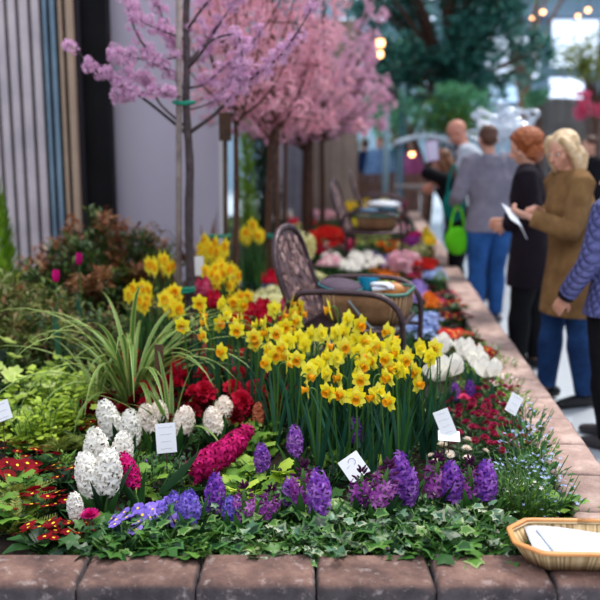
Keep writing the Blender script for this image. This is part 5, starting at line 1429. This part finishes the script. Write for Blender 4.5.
left = [(199, 306), (207, 312), (218, 318), (226, 314), (214, 325), (232, 322), (245, 316), (252, 326), (262, 324), (258, 334), (268, 330), (275, 322), (283, 328), (290, 318), (296, 326), (280, 336), (270, 345), (288, 340), (277, 350), (262, 350), (298, 338), (188, 328), (212, 338), (223, 344), (240, 332), (250, 340), (295, 300), (305, 325), (310, 335), (286, 308), (272, 312), (300, 312), (292, 352), (196, 320), (268, 358), (283, 360), (237, 308), (223, 304)]
for px, py in left:
    Y = 3.15+(362-py)*.013+rv(-.05, .05); p = at_y(px+rv(-3, 3), py+rv(-2, 2), Y); k = R.choice(DAFF); a = rv(-PI/2-1.8, -PI/2+1.8); s = (p.z-SOIL)/.37
    o = k.place((p.x-.03*math.cos(a), p.y, SOIL-.005), a, (s*.3+.58, s*.3+.58, s), 'yellow daffodil in the spread-out clump between trunk and chair', 'daffodils between trunk and chair')
# extra leaves in the big clumps come as daffodils in bud-less leaf tufts
def tuft(n, L, W, mats, el=(1.25, 1.52), droop=(.1, .7)):
    t = thing('daffodil_leaves', 'x', 'plant')
    for i in range(n):
        a = rv(0, 6.28); obj('leaf', xf(blade(a, L*rv(.8, 1.1), W*rv(.85, 1.1), el=rv(*el), droop=rv(*droop), n=6), tr(rv(-.03, .03), rv(-.03, .03), 0)), mats[i % len(mats)], t)
    return Kind(t)
TUF = [tuft(14, .36, .014, [G_BLUE, G_MID]), tuft(12, .32, .014, [G_BLUE, G_DARK])]
for px, py in [(300+i*13+rv(-3, 3), 425+rv(-12, 12)) for i in range(11)]+[(306+i*14+rv(-4, 4), 405+rv(-6, 6)) for i in range(9)]+[(192+i*12+rv(-4, 4), 392+rv(-8, 8)) for i in range(10)]:
    p = at_z(px, py+25, SOIL); R.choice(TUF).place((p.x, p.y, SOIL-.005), rv(0, 6), rv(.85, 1.0), 'upright tuft of blue-green daffodil leaves among the daffodil stems', 'leaf tufts in the daffodil clumps')
# ------------------------------------------------------------------ edging plants
ivs = [(100, 535, 1), (124, 543, 1), (150, 540, 0), (176, 530, 0), (200, 530, 0), (222, 536, 1), (236, 528, 2), (262, 534, 0), (288, 532, 1), (312, 528, 0), (338, 534, 2), (362, 530, 0), (386, 536, 2), (408, 528, 0), (430, 534, 2), (452, 536, 0), (470, 528, 2), (488, 534, 2), (460, 518, 0), (340, 518, 1), (300, 516, 0), (250, 516, 1), (160, 538, 1), (405, 512, 1), (440, 512, 2), (365, 510, 0), (494, 545, 1), (210, 514, 1), (275, 545, 2), (322, 546, 0), (420, 546, 1), (188, 544, 1), (380, 548, 1), (345, 548, 2), (395, 520, 1), (480, 515, 0), (225, 522, 1), (110, 552, 1), (305, 551, 1), (450, 552, 0), (170, 552, 0), (466, 549, 1), (240, 547, 0)]
for i, (px, py, v) in enumerate(ivs):
    p = at_z(px, py, SOIL+.05); p.y = max(p.y, 2.25)
    IVYK[v].place((p.x, p.y, SOIL+.02), rv(0, 6), rv(.95, 1.25), ('ivy with cream-edged green leaves trailing over the front stone edge', 'plain green ivy trailing over the front stone edge', 'small grey-green ivy with white-edged leaves by the front stone edge')[v], ('cream-edged ivy along the front', 'green ivy along the front', 'white-edged small ivy along the front')[v])
for px, py, v, s in [(245, 478, 1, .9), (232, 462, 1, .9), (272, 470, 0, .9), (252, 440, 1, .9), (235, 486, 0, .8), (280, 486, 0, .8), (246, 425, 0, .85), (345, 455, 1, .7), (262, 428, 1, .9), (150, 470, 1, .8), (375, 462, 0, .6), (430, 415, 1, .8), (555, 500, 1, .8), (575, 505, 1, .7), (540, 490, 1, .7), (10, 505, 1, .8), (20, 478, 1, .8), (205, 470, 0, .7)]:
    head(HEUK[v], px, py, .09, ('yellow coral bells leaves low among the hyacinths', 'light green lobed coral bells leaves low in the bed')[v], s, group=('yellow coral bells', 'light green coral bells')[v])
for px, py, s, v in [(30, 392, 1.05, 1), (55, 395, 1.1, 0), (72, 412, 1.0, 1), (45, 420, .95, 0), (62, 378, 1.0, 1), (25, 430, .8, 1), (80, 392, .8, 0), (10, 415, .8, 1)]:
    head(GOLD[v], px, py, .10, 'bright yellow-green leafy mound left of the striped leaves', s, group='bright yellow-green mounds at the left')
for px, py, s in [(15, 488, .95), (60, 440, .8), (15, 515, .9), (28, 505, .8), (82, 440, .7)]: head(FERN, px, py, .06, 'feathery olive leaves between the dark red primroses', s, group='feathery olive leaves')
# pale hellebores left edge and cream euphorbia behind the chair
for px, py, Y, s, lab in [(8, 318, 3.7, 1.0, 'pale green-cream hellebore at the left edge, upper'), (28, 340, 3.55, .8, 'pale green-cream hellebore right of the one at the edge')]:
    pass
HEL = flower_plant('hellebore', ring(petal(.034, .034, rise=.35, curl=.2, cup=.25, n=2, wide=.55, base=.4, tipw=.2), 5), [LIMEY], 22, 'x', .14, .30, G_DARK, nleaf=90, leafsize=.06, hj=.05, mh=.8)
for px, py, Y, s, lab in [(3, 315, 3.9, 1.05, 'pale green hellebore at the left edge, upper one'), (14, 345, 3.6, .95, 'pale green hellebore below the upper one at the left edge'), (-14, 340, 3.7, 1.0, 'pale green hellebore cut off by the left edge'), (50, 338, 3.9, .7, 'small pale hellebore left of the striped leaf clump')]:
    p = at_y(px, py, Y); HEL.place((p.x, p.y, SOIL), rv(0, 6), s*(p.z-SOIL)/.30, lab)
EUP = flower_plant('spurge', scatter(petal(.022, .02, rise=.3, n=1, tipw=.5, base=.5), mound(30, .035, .03, 1., jit=.5)), [CRM], 16, 'x', .16, .22, G_GOLD, nleaf=120, leafsize=.04, mh=.9)
for i, (px, py, s) in enumerate([(268, 292, 1), (290, 285, 1), (305, 300, 1.05), (285, 305, 1), (318, 312, .9), (262, 275, .9), (300, 270, .9), (340, 340, .8), (320, 325, .8)]):
    head(EUP, px, py, .2, 'cream-yellow spurge in the pale patch around the left side of the bronze chair', s, group='cream spurge left of the chair')
# right side mixed planting
for i, (px, py, s, k) in enumerate([(525, 430, 1.1, FMN), (540, 455, 1.0, FMN), (515, 460, 1.0, FMN), (530, 410, 1.0, FMN), (505, 375, 1.0, FMNW), (518, 395, .9, FMNW), (495, 470, .8, FMN), (550, 478, 1.0, FMN), (522, 480, 1.0, FMNW), (412, 335, .8, FMN), (405, 320, .8, FMN), (418, 310, .8, FMN), (540, 435, .8, FMNW), (412, 400, .7, FMNW), (505, 355, .8, FMNW), (488, 342, .8, FMNW)]):
    head(k, px, py, .15, ('airy pale blue forget-me-not' if k is FMN else 'light green plant with tiny white flowers')+(' beside the chair front' if px < 430 else ' spilling toward the walkway curb'), s, group=('pale blue forget-me-nots' if k is FMN else 'tiny white flowers')+(' beside the chair' if px < 430 else ' by the right curb'))
for px, py, s in [(505, 492, 1.0), (525, 500, .9), (490, 498, .9), (518, 478, .9), (540, 498, .7), (470, 338, .9)]: head(FINE, px, py, .1, 'dark needle-leaved plant behind the wicker tray' if py > 400 else 'needle-leaved plant by the red primroses on the right', s, group='needle-leaved plants by the tray' if py > 400 else None)
for px, py, s in [(175, 470, .9), (215, 425, .8), (140, 462, .8), (262, 478, .7), (160, 455, .7)]: head(VIO, px, py, .06, 'tiny violet flowers scattered under the name card', s, group='tiny violet flowers')
for px, py, s, k in [(440, 326, 1, PR_R), (455, 330, 1.1, PR_R), (470, 336, 1, PR_D[0]), (455, 343, 1, PR_D[1]), (476, 346, .9, PR_R), (436, 298, 1, PR_B), (448, 290, 1, PR_B), (455, 300, 1.1, PR_D[0]), (446, 312, 1, PR_D[1]), (432, 285, .9, PR_B), (462, 312, .9, PR_D[0]), (425, 275, .9, PR_D[1]), (492, 352, .8, PR_D[0]), (60, 364, .8, PR_R), (65, 376, .6, PR_P)]:
    head(k, px, py, .085, {id(PR_R): 'scarlet primrose plant', id(PR_D[0]): 'dark red primrose plant', id(PR_D[1]): 'dark red primrose plant', id(PR_B): 'berry red primrose plant', id(PR_P): 'violet primrose plant'}[id(k)]+(' in the red patch right of the chair' if px > 200 else ' in front of the striped leaf tuft'), s*1.15, group={id(PR_R): 'scarlet', id(PR_D[0]): 'dark red', id(PR_D[1]): 'dark red', id(PR_B): 'berry red', id(PR_P): 'violet'}[id(k)]+' primroses right of the chair' if px > 200 else None)

# ------------------------------------------------------------------ far planting, seen only as blur
def patch(cx, cy, rx_, ry_, kind, mat, n, lab, s=1.0, Y=None):
    k = far(kind, mat); hh = {'tulip': .3, 'daffodil': .34, 'ball': .2, 'spray': .16, 'stock': .2, 'primula': .1}[kind]
    for i in range(int(n*1.9)):
        a = rv(0, 6.28); q = math.sqrt(rv(0, 1)); p = at_z(cx+rx_*q*math.cos(a), cy+ry_*q*math.sin(a), SOIL+hh*s); zs = 1
        if Y: p = at_y(cx+rx_*q*math.cos(a), cy+ry_*q*math.sin(a), Y+rv(-.3, .3)); zs = (p.z-SOIL)/hh/s
        if p.x > curb_x(p.y)-.25 or p.y > 14.2: continue
        k.place((p.x, p.y, SOIL-.005), rv(0, 6) if kind != 'daffodil' else rv(-2.6, -.5), (s*rv(.88, 1.12), s, s*zs), lab, lab+' patch')
patch(160, 264, 13, 6, 'daffodil', YEL, 9, 'golden daffodil high behind the striped leaves, left of the trunk', .66, Y=4.9)
patch(139, 295, 12, 12, 'daffodil', YELG, 10, 'golden daffodil behind the striped leaves', .66, Y=4.4)
patch(172, 300, 8, 14, 'daffodil', YEL, 8, 'yellow daffodil between striped leaves and trunk', Y=4.2)
patch(214, 250, 15, 12, 'daffodil', YELG, 13, 'golden daffodil right of the grey trunk', .72, Y=5.4)
patch(220, 276, 18, 12, 'daffodil', YELG, 15, 'golden daffodil in the lower golden row right of the grey trunk', .66, Y=4.9)
patch(252, 232, 10, 8, 'daffodil', YELG, 8, 'golden daffodil between the two brown trunks', Y=6.3)
patch(240, 300, 10, 10, 'daffodil', YELG, 8, 'golden daffodil beside the square-headed stake', Y=4.6)
patch(203, 286, 6, 5, 'ball', HPNK, 4, 'hot pink flower at the foot of the grey trunk', .7, Y=4.9)
patch(262, 312, 14, 7, 'ball', CRIM, 8, 'crimson double flower between the second trunk and the chair', .8, Y=4.5)
patch(240, 322, 10, 6, 'ball', RED, 5, 'scarlet double flower under the second trunk', .7, Y=4.4)
patch(288, 306, 8, 5, 'ball', HPNK, 5, 'hot pink flower at the back legs of the chair', .7, Y=4.7)
patch(215, 302, 10, 5, 'ball', CRIM, 5, 'crimson flower low in the golden daffodils by the trunk', .7, Y=4.6)
patch(352, 258, 30, 7, 'ball', WHI, 10, 'snow white flower in the long white drift behind the chair')
patch(300, 250, 12, 7, 'stock', CRM, 8, 'cream flower spike behind the chair back', Y=7)
patch(300, 262, 14, 6, 'ball', RED, 8, 'red flower beside the chair back', Y=6.4)
patch(345, 244, 16, 5, 'ball', HPNK, 8, 'bright pink flower below the scarlet tulips')
patch(395, 245, 16, 6, 'ball', ORNG, 8, 'orange flower under the second chair arm')
patch(300, 222, 14, 6, 'ball', CRIM, 9, 'crimson flower left of the scarlet tulips')
patch(382, 258, 20, 6, 'spray', LILAC, 9, 'lilac spray between the two nearer chairs')
patch(418, 240, 14, 8, 'ball', MAG, 9, 'magenta flower toward the far walkway curb')
patch(404, 262, 16, 6, 'stock', PINK, 9, 'pink flower spike right of the chair arm')
patch(330, 233, 18, 9, 'tulip', RED, 20, 'scarlet tulip in the red drift behind the bronze chair')
patch(322, 248, 10, 4, 'ball', CRIM, 6, 'crimson flower at the near edge of the red drift')
patch(278, 276, 20, 7, 'ball', CRIM, 12, 'crimson flower left of the bronze chair back')
patch(258, 282, 18, 8, 'spray', SKY, 9, 'pale blue spray left of the bronze chair back')
patch(280, 215, 12, 6, 'stock', WHP, 10, 'cream flower spike between the far trunks')
patch(330, 213, 16, 6, 'stock', PINK, 12, 'pale pink flower spike behind the scarlet tulips')
patch(362, 262, 22, 8, 'ball', WHI, 9, 'round white flower seen over the arm of the bronze chair')
patch(330, 262, 12, 6, 'ball', PINK, 7, 'round pale pink flower behind the bronze chair')
patch(330, 248, 14, 5, 'ball', WHP, 6, 'creamy white flower behind the chair back')
patch(385, 275, 12, 6, 'primula', ORNG, 6, 'orange primrose beyond the right arm of the chair')
patch(402, 292, 8, 8, 'primula', RED, 5, 'red primrose at the front of the chair arm')
patch(375, 285, 30, 8, 'spray', LIMEY, 8, 'lime green spray beyond the chair seat')
patch(357, 222, 7, 4, 'ball', YELG, 5, 'round yellow flower at the second chair')
patch(372, 238, 22, 5, 'stock', LIMEY, 8, 'lime flower spike below the second chair')
patch(388, 219, 10, 4, 'ball', ORNG, 6, 'orange flower in front of the second chair')
patch(402, 228, 8, 5, 'ball', PINK, 6, 'pale pink flower right of the second chair')
patch(411, 237, 6, 5, 'tulip', PLUM, 6, 'plum tulip right of the second chair')
patch(430, 234, 9, 8, 'daffodil', YELG, 12, 'golden daffodil near the walkway curb below the lime bag')
patch(425, 212, 14, 7, 'stock', PLUM, 18, 'plum-purple flower spike near the far end of the bed')
patch(408, 205, 12, 5, 'stock', MAG, 9, 'magenta flower spike at the far end of the bed')
patch(436, 222, 8, 5, 'ball', PINK, 6, 'pale pink flower below the girl with long hair')
patch(412, 250, 14, 6, 'stock', CRM, 10, 'cream flower spike right of the second chair')
patch(433, 250, 5, 4, 'ball', ORNG, 4, 'orange flower by the walkway curb')
patch(365, 203, 28, 4, 'daffodil', YELG, 16, 'far golden daffodil around the third chair')
patch(345, 212, 10, 4, 'daffodil', YELG, 6, 'far golden daffodil left of the second chair')
patch(425, 264, 12, 5, 'ball', RED, 6, 'red flower right of the chair arm')
patch(418, 272, 10, 6, 'primula', BERRY, 6, 'berry red primrose right of the chair arm')
patch(440, 272, 10, 8, 'spray', G_LITE, 6, 'light green airy plant beside the walkway curb')
patch(418, 290, 8, 8, 'spray', LILAC, 7, 'lilac spray right of the chair front')
patch(425, 320, 10, 12, 'spray', SKY, 9, 'pale blue spray between chair leg and red primroses')
patch(436, 272, 8, 4, 'spray', SKY, 6, 'pale blue spray by the far curb')
patch(430, 300, 6, 6, 'ball', ORNG, 3, 'small orange flower in the blue spray')
patch(400, 310, 10, 10, 'ball', WHI, 4, 'white flower in front of the chair leg', .8)
patch(448, 340, 12, 8, 'ball', WHI, 4, 'white double flower behind the white tulips', .8)
patch(300, 235, 12, 8, 'stock', CRM, 8, 'cream flower spike beside the brown trunk')
patch(340, 195, 14, 3, 'ball', WHP, 8, 'creamy flower in the farthest row')
patch(398, 212, 10, 4, 'ball', RED, 4, 'small red flower in the farthest row')
patch(310, 205, 14, 5, 'stock', G_MID, 10, 'plain green spike between the far trunks')
# green filler plants over the whole bed
cnt = 0
Yq = 2.32
while Yq < 13.8:
    step = .17+.02*Yq; x = -1.0-Yq*.17
    while x < curb_x(Yq)-.27:
        p = Vector((x+rv(-.05, .05), Yq+rv(-.05, .05), 0)); q = to_px((p.x, p.y, SOIL))
        if -60 < q[0] < 640 and not (abs(p.x-pc.x) < .3 and abs(p.y-pc.y) < .3) and not (abs(p.x-pc2.x) < .3 and abs(p.y-pc2.y) < .3):
            v = R.choice([0, 0, 1, 1, 2] if q[0] < 420 else [1, 2, 2, 0]); s = (rv(.5, .7) if Yq < 3.6 else rv(.55, .85))
            if Yq < 2.5: s *= .8
            zone = 'right side of the bed' if q[0] > 420 else ('left side of the bed' if q[0] < 200 else 'middle of the bed')
            dpt = 'front' if Yq < 3 else ('middle rows' if Yq < 5.5 else 'far rows')
            FILL[v].place((p.x, p.y, SOIL-.01), rv(0, 6), s, '%s leafy filler plant, %s, %s' % (('dark green', 'mid green', 'light green narrow-leaved')[v], dpt, zone), '%s filler plants, %s, %s' % (('dark green', 'mid green', 'light green')[v], dpt, zone)); cnt += 1
        x += step
    Yq += step
print('fillers', cnt)
for K in [HY_P, HY_B, HY_M, HY_W, HY_WP, HY_G, HY_GR, HY_C, *PR_D, PR_R, PR_P, PR_B, AZ_C, AZ_D, AZ_H, AZ_R, *BEL, RAN, RANP, TU_W, TU_M, *DAFF, *IVYK, *HEUK, *GOLD, FERN, *FILL, FINE, FMN, FMNW, VIO, HEL, EUP, *TUF, CHAIR, *FAR.values()]: K.drop()
# fallen petals on the stone
for px, py, lab in [(386, 549, 'single fallen purple floret on the front stone edge'), (440, 557, 'second fallen purple floret, lying right of the first on the stone')]:
    p = at_z(px, py, CAP+.003); o = obj('fallen_floret', ring(petal(.012, .008, rise=.25, n=2, tipw=.3), 5), PURM); o.location = p; tag(o, lab, 'petal')

# ------------------------------------------------------------------ light and camera
w = bpy.data.worlds.new('World'); S.world = w; w.use_nodes = True
nt = w.node_tree; nt.nodes.clear(); N = nt.nodes.new; L = nt.links.new
tc = N('ShaderNodeTexCoord'); sp = N('ShaderNodeSeparateXYZ'); L(tc.outputs['Generated'], sp.inputs[0])
r = N('ShaderNodeValToRGB'); e = r.color_ramp.elements; e[0].position = .35; e[0].color = (.20, .20, .23, 1); e[1].position = .9; e[1].color = (.72, .80, .95, 1)
m = N('ShaderNodeMath'); m.operation = 'MULTIPLY_ADD'; m.inputs[1].default_value = .5; m.inputs[2].default_value = .5; L(sp.outputs[2], m.inputs[0]); L(m.outputs[0], r.inputs[0])
bg = N('ShaderNodeBackground'); bg.inputs[1].default_value = 1.1; L(r.outputs[0], bg.inputs[0]); o = N('ShaderNodeOutputWorld'); L(bg.outputs[0], o.inputs[0])
def light(name, kind, loc, rot, e, col, **k):
    d = bpy.data.lights.new(name, kind); d.energy = e; d.color = col
    for a, b in k.items(): setattr(d, a, b)
    o = bpy.data.objects.new(name, d); COL.objects.link(o); o.location = loc; o.rotation_euler = rot; return o
sun = light('skylight_sun', 'SUN', (3, 8, 8), (0, 0, 0), 3.3, (1, .94, .87), angle=math.radians(16))
sun.rotation_euler = Vector((-.42, -.38, -1)).to_track_quat('-Z', 'Y').to_euler()
light('front_fill', 'AREA', (-.3, .2, 4.4), (.45, 0, 0), 115, (.97, .97, 1), shape='RECTANGLE', size=4, size_y=3)  # unseen area light added over the camera to brighten the front
light('hall_fill', 'AREA', (2, 22, 6.3), (0, 0, 0), 1000, (.85, .93, 1), shape='RECTANGLE', size=10, size_y=8)  # unseen area light added to lift the far hall
cam = bpy.data.cameras.new('camera'); co = bpy.data.objects.new('camera', cam); COL.objects.link(co); S.camera = co
co.location = (0, 0, CH); co.rotation_euler = (PI/2-PITCH, 0, 0); cam.lens = FPX/600*36; cam.sensor_width = 36; cam.clip_start = .05; cam.clip_end = 200
cam.dof.use_dof = True; cam.dof.focus_distance = 2.72; cam.dof.aperture_fstop = 2.1
S.view_settings.view_transform = 'Standard'; S.view_settings.look = 'None'; S.view_settings.exposure = .12; S.view_settings.gamma = 1
S.view_settings.use_curve_mapping = False
S.cycles.use_denoising = True
S.cycles.max_bounces = 6; S.cycles.diffuse_bounces = 3; S.cycles.transmission_bounces = 4
